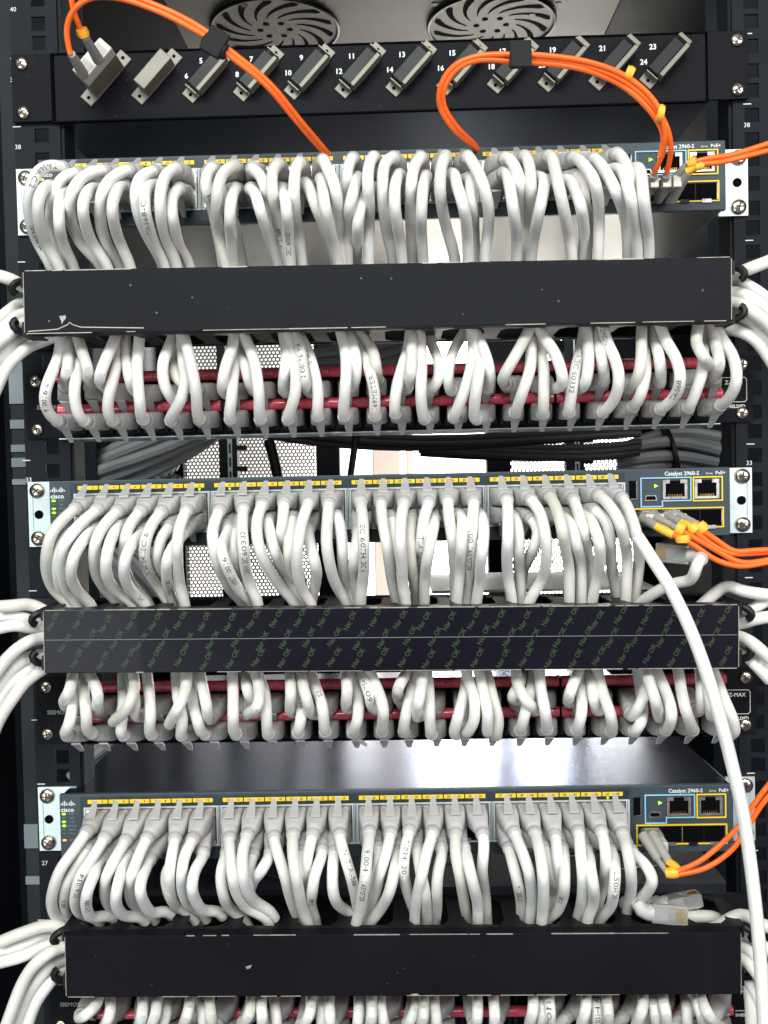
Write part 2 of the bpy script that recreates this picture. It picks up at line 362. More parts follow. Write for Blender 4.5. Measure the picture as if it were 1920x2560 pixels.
# ------------------------------------------------------------ patch panels
U_P = [Unit((75, 1015), (1872, 972)), Unit((103, 1775), (1879, 1751)), Unit((140, 2503), (1890, 2492))]
def jx(k): return -207.7+18.16*k+(1.4 if 6 <= k < 12 else -.6 if k >= 12 else 0)
JZ = {'U': 5.4, 'L': -12.4}
def panel(i):
    u = U_P[i]
    lab = ['black patch panel with red label strips between the top and middle switches', 'black patch panel with red label strips above the bottom switch',
           'black patch panel mostly below the frame at the very bottom of the rack'][i]
    t = thing('patch_bay', u.c, lab, 'patch panel', 'black patch panels with red label strips', u.ang)
    m = MB()
    for s in (-1, 1):
        m.prism([(s*240.6, -21.6), (s*240.6, 21.6), (s*219, 21.6), (s*219, -21.6)], -1.6, .4)
    m.box(-219, 219, -1.6, .4, -21.6, -19.4); m.box(-219, 219, -1.5, .4, -3.0, -.6); m.box(-219, 219, -1.5, .4, 14.4, 16.2)
    m.box(-219, 219, -1.45, .2, -19.4, 14.4)
    m.box(-219, 219, .2, 48, -22.1, -21.2)
    m.build('face_plate', 'blackm', t)
    w = MB(); w.box(-219, 219, -2.6, 40, -23.0, -22.2, ch=.2); w.build('lower_lip', 'galv' if i == 0 else 'blackm', t)  # pale on the upper panel only, painting in its bright edge highlight
    for s in (-1, 1):
        for z in (15.9, -15.9): screw(t, s*233.6, -1.6, z, 4.3)
    jf = MB(); jo = MB()
    for k in range(24):
        for z in JZ.values():
            jf.box(jx(k)-8.2, jx(k)+8.2, -5.5, -1.2, z-7.4, z+7.6, ch=.7); jo.box(jx(k)-6, jx(k)+6, -5.7, -5.4, z-5.2, z+5)
    j = jf.build('jack_module', 'black', t); jo.build('jack_opening', 'hole', j)
    for z in (16.8, -3.6):
        for g in range(4):
            x0 = jx(g*6)-8.2; x1 = jx(g*6+5)+8.2
            r = MB(); r.tube([Vector((x0, -9, z)), Vector((x1, -9, z))], 3.6, 14)
            rb = r.build('label_strip', 'red', t, smooth=True)
            tx = MB()
            for q in range(6): text(tx, 'U68 U6', jx(g*6+q), z, -12.3, 3.6, wide=.95, bold=.08)
            tx.v = [Vector((v.x, -9-math.sqrt(max(.5, 3.72**2-(v.z-z)**2)), v.z)) for v in tx.v]
            tx.build('strip_print', 'redink', rb)
            e = MB(); e.box(x0-1.4, x0, -11, -1.2, z-2.6, z+2.6); e.box(x1, x1+1.4, -11, -1.2, z-2.6, z+2.6); e.build('strip_clip', 'black', rb)
    tx = MB(); text(tx, 'SIEMON', -226, -1.5, -1.72, 3.8, wide=1.1, bold=.1); tx.build('maker_name', 'dimpaint', t)
    tx = MB(); bx = 229; tx.outline([(bx-9.5, -8.5), (bx+6.2, -8.5), (bx+7.5, -7.2), (bx+7.5, 6.2), (bx+6.2, 7.5), (bx-9.5, 7.5)], .4, -1.78, -1.6)
    text(tx, 'Z-MAX', bx-1, 4.2, -1.72, 3.6, bold=.1); text(tx, 'SHIELDED', bx, -11.5, -1.72, 3.0, bold=.08)
    tx.build('range_badge', 'whitepaint', t)
for i in range(3): panel(i)
# ------------------------------------------------------------ cable managers
MG = [((58, 680), (1832, 638), (62, 832), (1826, 806), -62), ((109, 1526), (1847, 1510), (111, 1683), (1847, 1672), -59), ((162, 2341), (1852, 2330), (166, 2493), (1854, 2487), -56)]
U_M = []; MDIM = []
for (tl, tr_, bl_, br, Yf) in MG:
    a, b, c, d = [P(*q, Yf) for q in (tl, tr_, bl_, br)]
    u = Unit((0, 0), (1, 0)); mid = (a+b+c+d)/4; u.c = Vector((mid.x, 0, mid.z)); u.ang = -math.atan2((b.z-a.z+d.z-c.z)/2, b.x-a.x); u.R = Matrix.Rotation(u.ang, 3, 'Y')
    U_M.append(u); MDIM.append(((b-a).length+(d-c).length, (a-c).length+(b-d).length, Yf))
def manager(i):
    u = U_M[i]; w2 = MDIM[i][0]/4; h2 = MDIM[i][1]/4; Yf = MDIM[i][2]
    lab = ['black cable manager with a scratched dusty cover under the top switch', 'black cable manager whose cover still wears green printed film', 'black cable manager with a plain dark cover under the bottom switch'][i]
    t = thing('cable_manager', u.c, lab, 'cable manager', 'horizontal cable managers', u.ang)
    m = MB(); m.box(-w2, w2, Yf, Yf+1.6, -h2, h2, ch=.5)
    m.box(-w2, w2, Yf+1.6, Yf+9, h2-1.5, h2-.1); m.box(-w2, w2, Yf+1.6, Yf+9, -h2+.1, -h2+1.5)
    cv = m.build('cover', ['cover', 'film', 'blackm'][i], t)
    e = MB()
    random.seed(i+3)
    def edge(z, y, th=.35):
        x = -w2+1
        while x < w2-2:
            L = random.uniform(4, 40); x2 = min(w2-1, x+L)
            if random.random() < .62: e.box(x, x2, y-.12, y+.3, z-th*random.uniform(.4, 1), z+th*random.uniform(.4, 1))
            x = x2+random.uniform(0, 6)
    edge(h2-.2, Yf); edge(-h2+.3, Yf, .3)
    for s in (-1, 1): e.box(s*w2-.25, s*w2+.12, Yf-.1, Yf+1.5, -h2+1, h2-1)
    if i == 0:
        pts = [(-w2+2, -h2+1.6), (-w2+20, -h2+2.6), (-w2+26, -h2+5.2), (-w2+27.5, -h2+6.6), (-w2+29, -h2+5.2), (-w2+34, -h2+3.6), (-w2+46, -h2+3.2), (-w2+72, -h2+2.4)]
        for a, b in zip(pts, pts[1:]):
            d = Vector((b[0]-a[0], b[1]-a[1])).normalized(); q = Vector((-d.y, d.x))*.28
            e.prism([(a[0]-q.x, a[1]-q.y), (b[0]-q.x, b[1]-q.y), (b[0]+q.x, b[1]+q.y), (a[0]+q.x, a[1]+q.y)], Yf-.12, Yf+.2)
        e.prism([(-w2+21, -h2+10.4), (-w2+25, -h2+10.8), (-w2+25.2, -h2+9.0), (-w2+23.4, -h2+7.2), (-w2+22.6, -h2+5.4), (-w2+22.2, -h2+7.8)], Yf-.13, Yf+.2)
    if i == 2:
        e.prism([(-w2+112, -h2+19), (-w2+116, -h2+20), (-w2+115, -h2+18), (-w2+113, -h2+17.4)], Yf-.12, Yf+.2)
        e.prism([(5, -h2+1), (9, -h2+1.6), (11, -h2+.8), (8, -h2+.2)], Yf-.15, Yf+.2)
    e.build('worn_edge', 'wear', cv)
    if i == 1:
        fm = MB(); f2 = MB()
        f2.box(-w2+1, w2-1, Yf-.13, Yf+.1, .9, 1.15)
        random.seed(5)
        for r in range(3):
            x = -w2+6+r*7
            while x < w2-6:
                text(fm, 'Nar OK', x, h2-7-r*11.8+random.uniform(-1.6, 1.6), Yf-.12, 4.4, rot=1.05+random.uniform(-.07, .07), wide=.9, bold=.12); x += 15.2+random.uniform(-1.2, 1.2)
        fm.build('film_print', 'filmink', cv); f2.build('film_crease', 'dimpaint', cv)
    # slotted channel body
    b = MB(); bw = w2+4
    for s in (1, -1):
        z0, z1 = (h2-1.4, h2-.2) if s > 0 else (-h2+.2, -h2+1.4)
        b.box(-bw, bw, -6, -1.5, z0, z1); b.box(-bw, bw, Yf+9.2, Yf+13, z0, z1)
        n = 12
        for k in range(n+1):
            x = -bw+(2*bw)*k/n; ww = 9 if 0 < k < n else 12
            b.prism([(max(-bw, x-ww), Yf+13), (min(bw, x+ww), Yf+13), (min(bw, x+ww*.55), Yf+19), (min(bw, x+ww*.55), -12), (min(bw, x+ww), -6), (max(-bw, x-ww), -6), (max(-bw, x-ww*.55), -12), (max(-bw, x-ww*.55), Yf+19)], z0, z1,
                    mtx=Matrix(((1, 0, 0, 0), (0, 0, 1, 0), (0, 1, 0, 0), (0, 0, 0, 1))))
    b.box(-240, 240, -1.5, .3, -h2*1.02, h2*1.02)
    b.build('channel_body', 'black', t)
    for s in (-1, 1):
        g = MB(); g.prism([(s*bw, -h2), (s*(bw+1.5), -h2), (s*(bw+1.5), -h2+9), (s*(bw+1.5), -h2+9.01), (s*bw, -h2+9)], Yf+10, -1)
        g.prism([(s*bw, h2), (s*(bw+1.5), h2), (s*(bw+1.5), h2-8), (s*bw, h2-8)], Yf+10, -1)
        g.tube(catmull([Vector((s*(bw+1), Yf+16, h2-3)), Vector((s*(bw+6), Yf+12, h2-4)), Vector((s*(bw+9), Yf+12, h2-9)), Vector((s*(bw+6), Yf+14, h2-11))]), 2.4, 8)
        g.tube(catmull([Vector((s*(bw+1), Yf+16, -h2+3)), Vector((s*(bw+6), Yf+12, -h2+4)), Vector((s*(bw+9), Yf+12, -h2+9)), Vector((s*(bw+6), Yf+14, -h2+11))]), 2.4, 8)
        g.build('end_ring', 'black', t, smooth=True)
for i in range(3): manager(i)
# ------------------------------------------------------------ fibre panel at the top
UF = Unit((52, 225), (1848, 166))
def fibre_panel():
    t = thing('fibre_patch_bay', UF.c, 'black fibre panel with a row of diagonal beige adapters and white numbers', 'fibre panel', None, UF.ang)
    m = MB(); m.box(-213, 214, -1.0, 1.0, -21.8, 21.8, ch=.4); m.build('face_plate', 'blackm', t)
    for s in (-1, 1):
        m = MB(); m.box(min(s*215, s*241), max(s*215, s*241), -2.4, .4, -21.8, 22.2, ch=.4); m.build('mounting_ear', 'blackm', t)
    m = MB(); m.box(-216, 216, 1.4, 240, -21.9, -20.4); m.build('case_underside', 'fcase', t)
    m = MB(); m.box(-216, 216, 1.4, 240, 20.6, 21.6); m.box(-216, -214.6, 1.4, 240, -20.4, 20.6); m.box(214.6, 216, 1.4, 240, -20.4, 20.6); m.box(-216, 216, 238, 240, -20.4, 20.6); m.build('case', 'blackm', t)
    m = MB(); m.outline([(-214.3, -22.3), (215.3, -22.3), (215.3, 22.0), (-214.3, 22.0)], .9, -1.9, .6); m.build('door_seam', 'hole', t)
    for s in (-1, 1):
        for z in (15.9, -15.9): screw(t, s*234, -2.4, z, 4.4)
    c = UF.loc(0, 0, 0); tx = MB()
    odd0 = UF.loc(628, 149, -1)
    for k in range(12):
        a = UF.loc(217+127*k, 252-3.5*k*1.0-0.4*k, -2)     # lower tab
        th = math.radians(47)
        mt = Matrix.Translation((a.x+13.2, -1.1, a.z+14.4)) @ Matrix.Rotation(-th, 4, 'Y')
        ad = MB(); ad.box(-20.5, 20.5, -1.3, 0, -4.9, 4.9, mtx=mt, ch=.5)
        ob = ad.build('adapter', 'adapter', t)
        for q in (-17.2, 17.2):
            h = MB(); hm = mt @ Matrix.Translation((q, 0, 0)); h.prism([(1.15*math.cos(a*.6283), 1.15*math.sin(a*.6283)) for a in range(10)], -1.5, -1.2, mtx=hm); h.build('tab_hole', 'hole', ob)
        bd = MB(); bd.box(-13.4, 13.4, -20 if k == 0 else -13 if k == 1 else -3, -1.2, -4.7, 4.7, mtx=mt, ch=.5)
        bd.build('adapter_body', 'adapter', ob)
        if k > 1:
            cp = MB(); cp.box(-13.2, 13.2, -6.5, -3.05, -3.2, 5.4, mtx=mt, ch=.8)
            cp.build('dust_cap', 'black', ob)
            for q in (-15.2, 15.2): fl = MB(); fl.box(q-.35, q+.35, -7, -1.2, -4.6, 4.6, mtx=mt); fl.build('retaining_spring', 'adapter', ob)
            fl = MB(); fl.box(-13.2, 13.2, -10, -1.2, -6.2, -3.3, mtx=mt, ch=.4); fl.build('lower_edge', 'adapter', ob)
        if k > 1:
            n1, n2 = 2*k+1, 2*k+2
            p1 = UF.loc(628+125.5*(k-3)*1.0, 149-3.9*(k-3), -1); p2 = UF.loc(593+127*(k-3), 187-3.9*(k-3), -1)
            
            for nn, q in ((n1, p1), (n2, p2)): tx = MB(); text(tx, str(nn), q.x, q.z, -1.15, 4.8, bold=.17); tx.build('port_number', 'whitepaint', t)
fibre_panel()
# ------------------------------------------------------------ rails with square holes and height numbers
def rail(s, x_in, x_out, lab):
    zt, zb = ZC+470, ZC-470
    t = thing('rack_rail', ((x_in+x_out)/2, 2, zb), lab, 'rack rail', 'front rails of the rack')
    cx = (x_in+x_out)/2; m = MB(); holes = []
    base = ZC+190.0; k0 = -20
    zs = []
    for u in range(-16, 9):
        for o in (6.35, 22.225, 38.1): zs.append(base+u*44.45+o-22.2)
    hw = 4.7; hx = s*233.8
    z = zb
    xs = sorted((x_in, x_out))
    for q in zs:
        if q-hw <= z or q+hw >= zt: continue
        m.box(xs[0], xs[1], 1, 3, z, q-hw)
        m.box(xs[0], hx-hw, 1, 3, q-hw, q+hw); m.box(hx+hw, xs[1], 1, 3, q-hw, q+hw); z = q+hw
    m.box(xs[0], xs[1], 1, 3, z, zt)
    m.box(min(x_in, x_in-s*2), max(x_in, x_in-s*2), 3, 24, zb, zt)
    m.box(min(x_out, x_out-s*2), max(x_out, x_out-s*2), 3, 30, zb, zt)
    o_ = Vector(((x_in+x_out)/2, 2, zb))
    m.v = [v-o_ for v in m.v]
    m.build('rail_body', 'rail', t)
    n = MB()
    return t, n, o_
UN = {-1: [(40, 33, 24), (39, 33, 200), (38, 45, 368), (33, 72, 1200), (27, 112, 2158)], 1: [(38, 1867, 313), (33, 1873, 1158)]}
TK = {-1: [(36, 146), (42, 317), (54, 655), (66, 1151), (82, 1477), (103, 1960), (88, 1800), (104, 2300)], 1: [(1870, 84), (1868, 260), (1873, 601), (1876, 1110), (1872, 1444), (1877, 1933), (1885, 2126)]}
for s, lab in ((-1, 'black left rack rail with square holes and height numbers'), (1, 'black right rack rail with square holes and height numbers')):
    t, n, o_ = rail(s, s*221.5+4*0, s*252, lab)
    for num, px, py in UN[s]:
        p = P(px, py, .9)-o_; text(n, str(num), p.x, p.z, p.y-.1, 4.2)
    for px, py in TK[s]:
        p = P(px, py, .9)-o_; n.box(p.x-2.6, p.x+2.6, p.y-.15, p.y, p.z-.3, p.z+.3)
    n.build('height_numbers', 'whitepaint', t)
# galvanised inner brackets and outer struts
def strip(name, mt, x0, x1, y0, y1, lab, cat, group=None, slots_=True, z0=ZC-470, z1=ZC+470, par=None):
    m = MB(); t = thing(name, (x0, y0, z0), lab, cat, group)
    z = z0; w = x1-x0
    while z < z1:
        if slots_:
            m.box(0, w, 0, y1-y0, z-z0, z-z0+12); m.box(0, w*.3, 0, y1-y0, z-z0+12, z-z0+38); m.box(w*.72, w, 0, y1-y0, z-z0+12, z-z0+38); z += 38
        else: m.box(0, w, 0, y1-y0, 0, z1-z0); break
    m.build('slotted_strip' if slots_ else 'strut_body', mt, t); return t
strip('slotted_bracket', 'galv', -262, -254, 120, 122, 'pale slotted metal bracket just behind the left rail', 'bracket', 'slotted upright brackets')
strip('slotted_bracket', 'galv', 262, 270, 150, 152, 'pale slotted metal bracket just behind the right rail', 'bracket', 'slotted upright brackets')
strip('upright_strut', 'strut', -279, -268, 46, 50, 'grey reflective upright strut beyond the left rail', 'strut', 'outer struts of the cabinet', False)
def reflection_patches(t, x, w, y, lst):
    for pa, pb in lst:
        za = P(x, pa, y).z; zb_ = P(x, pb, y).z; m = MB(); m.box(-.4, w+.4, -1.2, -.1, zb_-(ZC-470), za-(ZC-470)); m.build('painted_reflection', 'reflect_patch', t)
reflection_patches(bpy.data.objects['upright_strut'], 30, 11, 46, [(905, 1010), (1050, 1072), (1112, 1130), (1145, 1168), (1198, 1212), (2060, 2120), (2190, 2210)])  # pale patches that paint reflections onto the left strut
strip('upright_strut', 'strut', 267.5, 274, 46, 50, 'narrow grey upright strut beyond the right rail', 'strut', 'outer struts of the cabinet', False)
for x in (-209, 209):
    pass
for s, lab in ((-1, 'dark metal side panel with an added inner baffle on the left'), (1, 'dark metal side panel with an added inner baffle on the right')):
    m = MB(); m.box(s*390-1, s*390+1, -60, 905, ZC-1590, ZC+600); m.box(min(s*389, s*300), max(s*389, s*300), 300, 302, ZC-1590, ZC+600)  # cross sheet is a baffle added to keep the rail holes dark
    o = m.build('metal_sheet', 'panel', None, off=(s*390, 400, ZC)); tag(o, lab, 'cabinet side', 'side panels of the cabinet')
# ------------------------------------------------------------ roof with two fan grilles
ZR = 547
rt = thing('cabinet_roof', (0, 500, ZC+ZR), 'light sheet metal cabinet roof holding two round fan grilles', 'cabinet roof')
m = MB(); m.box(-255, 262, -420, 380, 0, 1.5); m.build('roof_sheet', 'roof', rt)
m = MB(); m.box(263, 389, -420, 380, -1, 1.5); m.box(-389, -256, -420, 380, -1, 1.5); m.build('roof_edge', 'blackm', rt)
m = MB()
for px, py in ((610, 5), (1086, 3), (1396, 2), (1330, 30)):
    p = P(px, py, 500); d = (p-CAM)*(ZR/(p.z-ZC)); q = CAM+d; m.lathe([(4, 0), (4, 3)], (0, 0, 0)); 
    for v in m.v[-40:]: v.x, v.y, v.z = v.x+q.x, q.y-500+v.z, -2.5+v.y*.5
m.build('roof_rivet', 'black', rt)
XY = Matrix(((1, 0, 0, 0), (0, 0, 1, 0), (0, 1, 0, 0), (0, 0, 0, 1)))
def fan(px, py, R, lab, dark):
    d = P(px, py, 500)-CAM; q = CAM+d*(ZR/(d.z))
    t = thing('fan_grille', (q.x, q.y, ZC+ZR-1), lab, 'fan grille', 'round fan grilles in the cabinet roof')
    b = MB(); pts = [(R*math.cos(a*math.pi/24), R*math.sin(a*math.pi/24)) for a in range(48)]
    b.prism(pts, -2.2, -1.0, mtx=XY); b.build('grille_plate', 'roof', t)
    r = MB(); ring = [Vector((R*1.02*math.cos(a*math.pi/30), R*1.02*math.sin(a*math.pi/30), -2)) for a in range(61)]; r.tube(ring, 2.2, 8, cap=False); r.build('grille_rim', 'black', t, smooth=True)
    sl = MB()
    for k in range(14):
        a0 = 2*math.pi*k/14; inner = []; outer = []
        for j in range(9):
            f = j/8; rr = R*(.40+.54*f); a = a0+.62*f; wd = (.04+.17*f)*(1 if j < 8 else .6)
            inner.append((rr*math.cos(a), rr*math.sin(a))); outer.append((rr*math.cos(a+wd), rr*math.sin(a+wd)))
        sl.prism(inner+outer[::-1], -2.6, -2.25, mtx=XY)
    for k in range(6):
        a = 2*math.pi*k/6; sl.prism([(R*.24*math.cos(a)+R*.05*math.cos(b_), R*.24*math.sin(a)+R*.05*math.sin(b_)) for b_ in [j*math.pi/6 for j in range(12)]], -2.6, -2.25, mtx=XY)
    sl.build('grille_slots', 'hole', t)
fan(688, 68, 74, 'left fan grille, in the shaded part of the roof', 1)
fan(1228, 56, 74, 'right fan grille, in the brighter part of the roof', 0)
# ------------------------------------------------------------ rear of the cabinet
YR = 850
def perf(pxa, pxb, lab):
    a = (pxa-976)*(YR+D0)/F; b = (pxb-976)*(YR+D0)/F; z0 = ZC-330; z1 = ZC+300
    t = thing('perforated_door', ((a+b)/2, YR, z0), lab, 'rear door', 'perforated rear door leaves')
    m = MB(); p = 6.1; h = p*math.sqrt(3)/2; r = 2.3; nx = int((b-a)/p); nz = int((z1-z0)/h); cx0 = -(nx*p)/2
    for j in range(nz):
        for i in range(nx):
            x = cx0+(i+.5*(j % 2))*p; z = j*h
            hexo = [(x+p/math.sqrt(3)*math.cos(math.pi/6+k*math.pi/3), z+p/math.sqrt(3)*math.sin(math.pi/6+k*math.pi/3)) for k in range(6)]
            hexi = [(x+r*math.cos(math.pi/6+k*math.pi/3), z+r*math.sin(math.pi/6+k*math.pi/3)) for k in range(6)]
            m.add([(q[0], 0, q[1]) for q in hexo+hexi]+[(q[0], 1.2, q[1]) for q in hexi], [(k, (k+1) % 6, (k+1) % 6+6, k+6) for k in range(6)]+[(k+6, (k+1) % 6+6, (k+1) % 6+12, k+12) for k in range(6)])
    m.build('perforated_sheet', 'meshm', t)
    f = MB(); w = (b-a)/2
    f.box(-w-34, -w+2, -12, 14, 0, z1-z0); f.box(w-2, w+34, -12, 14, 0, z1-z0); f.box(-w+2, w-2, -12, 14, z1-z0-30, z1-z0+60); f.box(-w+2, w-2, -12, 14, -40, 6)
    f.build('door_frame', 'blackm', t)
perf(430, 768, 'left perforated rear door leaf with cream light behind its holes')
perf(1243, 1572, 'right perforated rear door leaf with glaring light behind its holes')
def rearpost(px, lab):
    x = (px-976)*(740+D0)/F
    t = thing('rear_post', (x, 740, ZC-400), lab, 'rear post', 'rear posts seen through the rack')
    m = MB(); m.box(-16, 10, 0, 20, 0, 800); m.build('post_body', 'black', t)
    m = MB()
    for k in range(40): m.box(-3.5, 3.0, -1.5, -.1, k*20, k*20+6); m.box(-3.5, -1.6, -1.5, -.1, k*20+6, k*20+20); m.box(1.2, 3.0, -1.5, -.1, k*20+6, k*20+20)
    m.build('slotted_strip', 'galv', t)
    m = MB()
    for k in range(26):
        m.box(10, 24, 2, 4, k*30, k*30+7)
    m.build('post_teeth', 'black', t)
rearpost(548, 'rear post with a slotted pale strip before the left perforated door'); rearpost(1414, 'rear post with a slotted pale strip before the right perforated door')
# blanking sheet above the door gap with openings shaped to stand for glare
m = MB(); zb = (1205-1085)*(YR-20+D0)/F
def bx(pxa, pxb, pya, pyb):
    k = (YR-20+D0)/F; m.box((pxa-976)*k, (pxb-976)*k, YR-22, YR-20, ZC+(1205-pyb)*k, ZC+(1205-pya)*k)
bx(772, 1700, 700, 852); bx(772, 1045, 852, 1085)
bx(1045, 1172, 925, 1085); bx(1172, 1275, 852, 1085); bx(1275, 1305, 880, 1085); bx(1305, 1372, 852, 895); bx(1305, 1372, 912, 1085); bx(1372, 1400, 864, 1085); bx(1400, 1700, 852, 1085)
o = m.build('blanking_sheet', 'panel', None, off=(100, YR-21, ZC+160)); tag(o, 'dark rear blanking sheet with openings shaped to stand for glare spots', 'blanking sheet')
m = MB(); k = (YR+60+D0)/F
m.box(-760, (395-976)*k, YR+60, YR+64, ZC-1590, ZC+600); m.box((1605-976)*k, 760, YR+60, YR+64, ZC-1590, ZC+600)
m.box((395-976)*k, (1605-976)*k, YR+60, YR+64, ZC-1590, ZC+(1205-1560)*k)
o = m.build('rear_bulkhead', 'panel', None, off=(0, YR+60, ZC)); tag(o, 'dark rear frame of the cabinet around the perforated doors', 'cabinet frame')
# room beyond
m = MB(); m.box(-2600, 2600, 3000, 3010, -400, 3200)
o = m.build('room_wall', 'wall', None, off=(0, 3000, 1400)); tag(o, 'bright white room wall seen through the rear of the rack', 'wall')
wt = thing('glare_emitter', (370, 2990, 2040), 'added glaring window high on the room wall behind the rack', 'emitter')
m = MB(); m.box(-280, 330, -8, -2, 0, 250); m.build('emitter_face', 'emitter', wt)  # glowing panel added to throw glare onto the bottom switch's top
m = MB(); m.box(-300, 350, -14, -1, -22, -.5); m.box(-300, 350, -14, -1, 250.5, 272); m.box(-300, -281, -14, -1, -.5, 250.5); m.box(331, 350, -14, -1, -.5, 250.5); m.build('emitter_frame', 'wall', wt)
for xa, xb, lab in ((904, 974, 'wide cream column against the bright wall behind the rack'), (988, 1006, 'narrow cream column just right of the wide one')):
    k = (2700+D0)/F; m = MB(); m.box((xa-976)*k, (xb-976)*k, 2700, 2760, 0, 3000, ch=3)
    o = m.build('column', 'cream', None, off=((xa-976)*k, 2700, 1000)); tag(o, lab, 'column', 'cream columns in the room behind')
# shelf seen beneath the bottom switch
sh = thing('equipment_shelf', (0, 60, ZC-286), 'slate grey equipment shelf beneath the bottom switch with pale streaks', 'shelf')
m = MB(); m.box(-215, 222, -30, 330, -1.5, 0); m.box(-215, 222, -31.5, -30, -22, 0); m.build('shelf_plate', 'shelf', sh)
m = MB()
random.seed(4)
for k in range(16):
    x = random.uniform(-180, 200); y = random.uniform(-20, 160); a = random.uniform(-.9, .9); L = random.uniform(18, 60)
    m.tube([Vector((x, y, .2)), Vector((x+L*math.cos(a)*.5, y+L*math.sin(a)*.5, .25)), Vector((x+L*math.cos(a), y+L*math.sin(a), .2))], .35, 5)
m.build('pale_scratches', 'galv', sh)
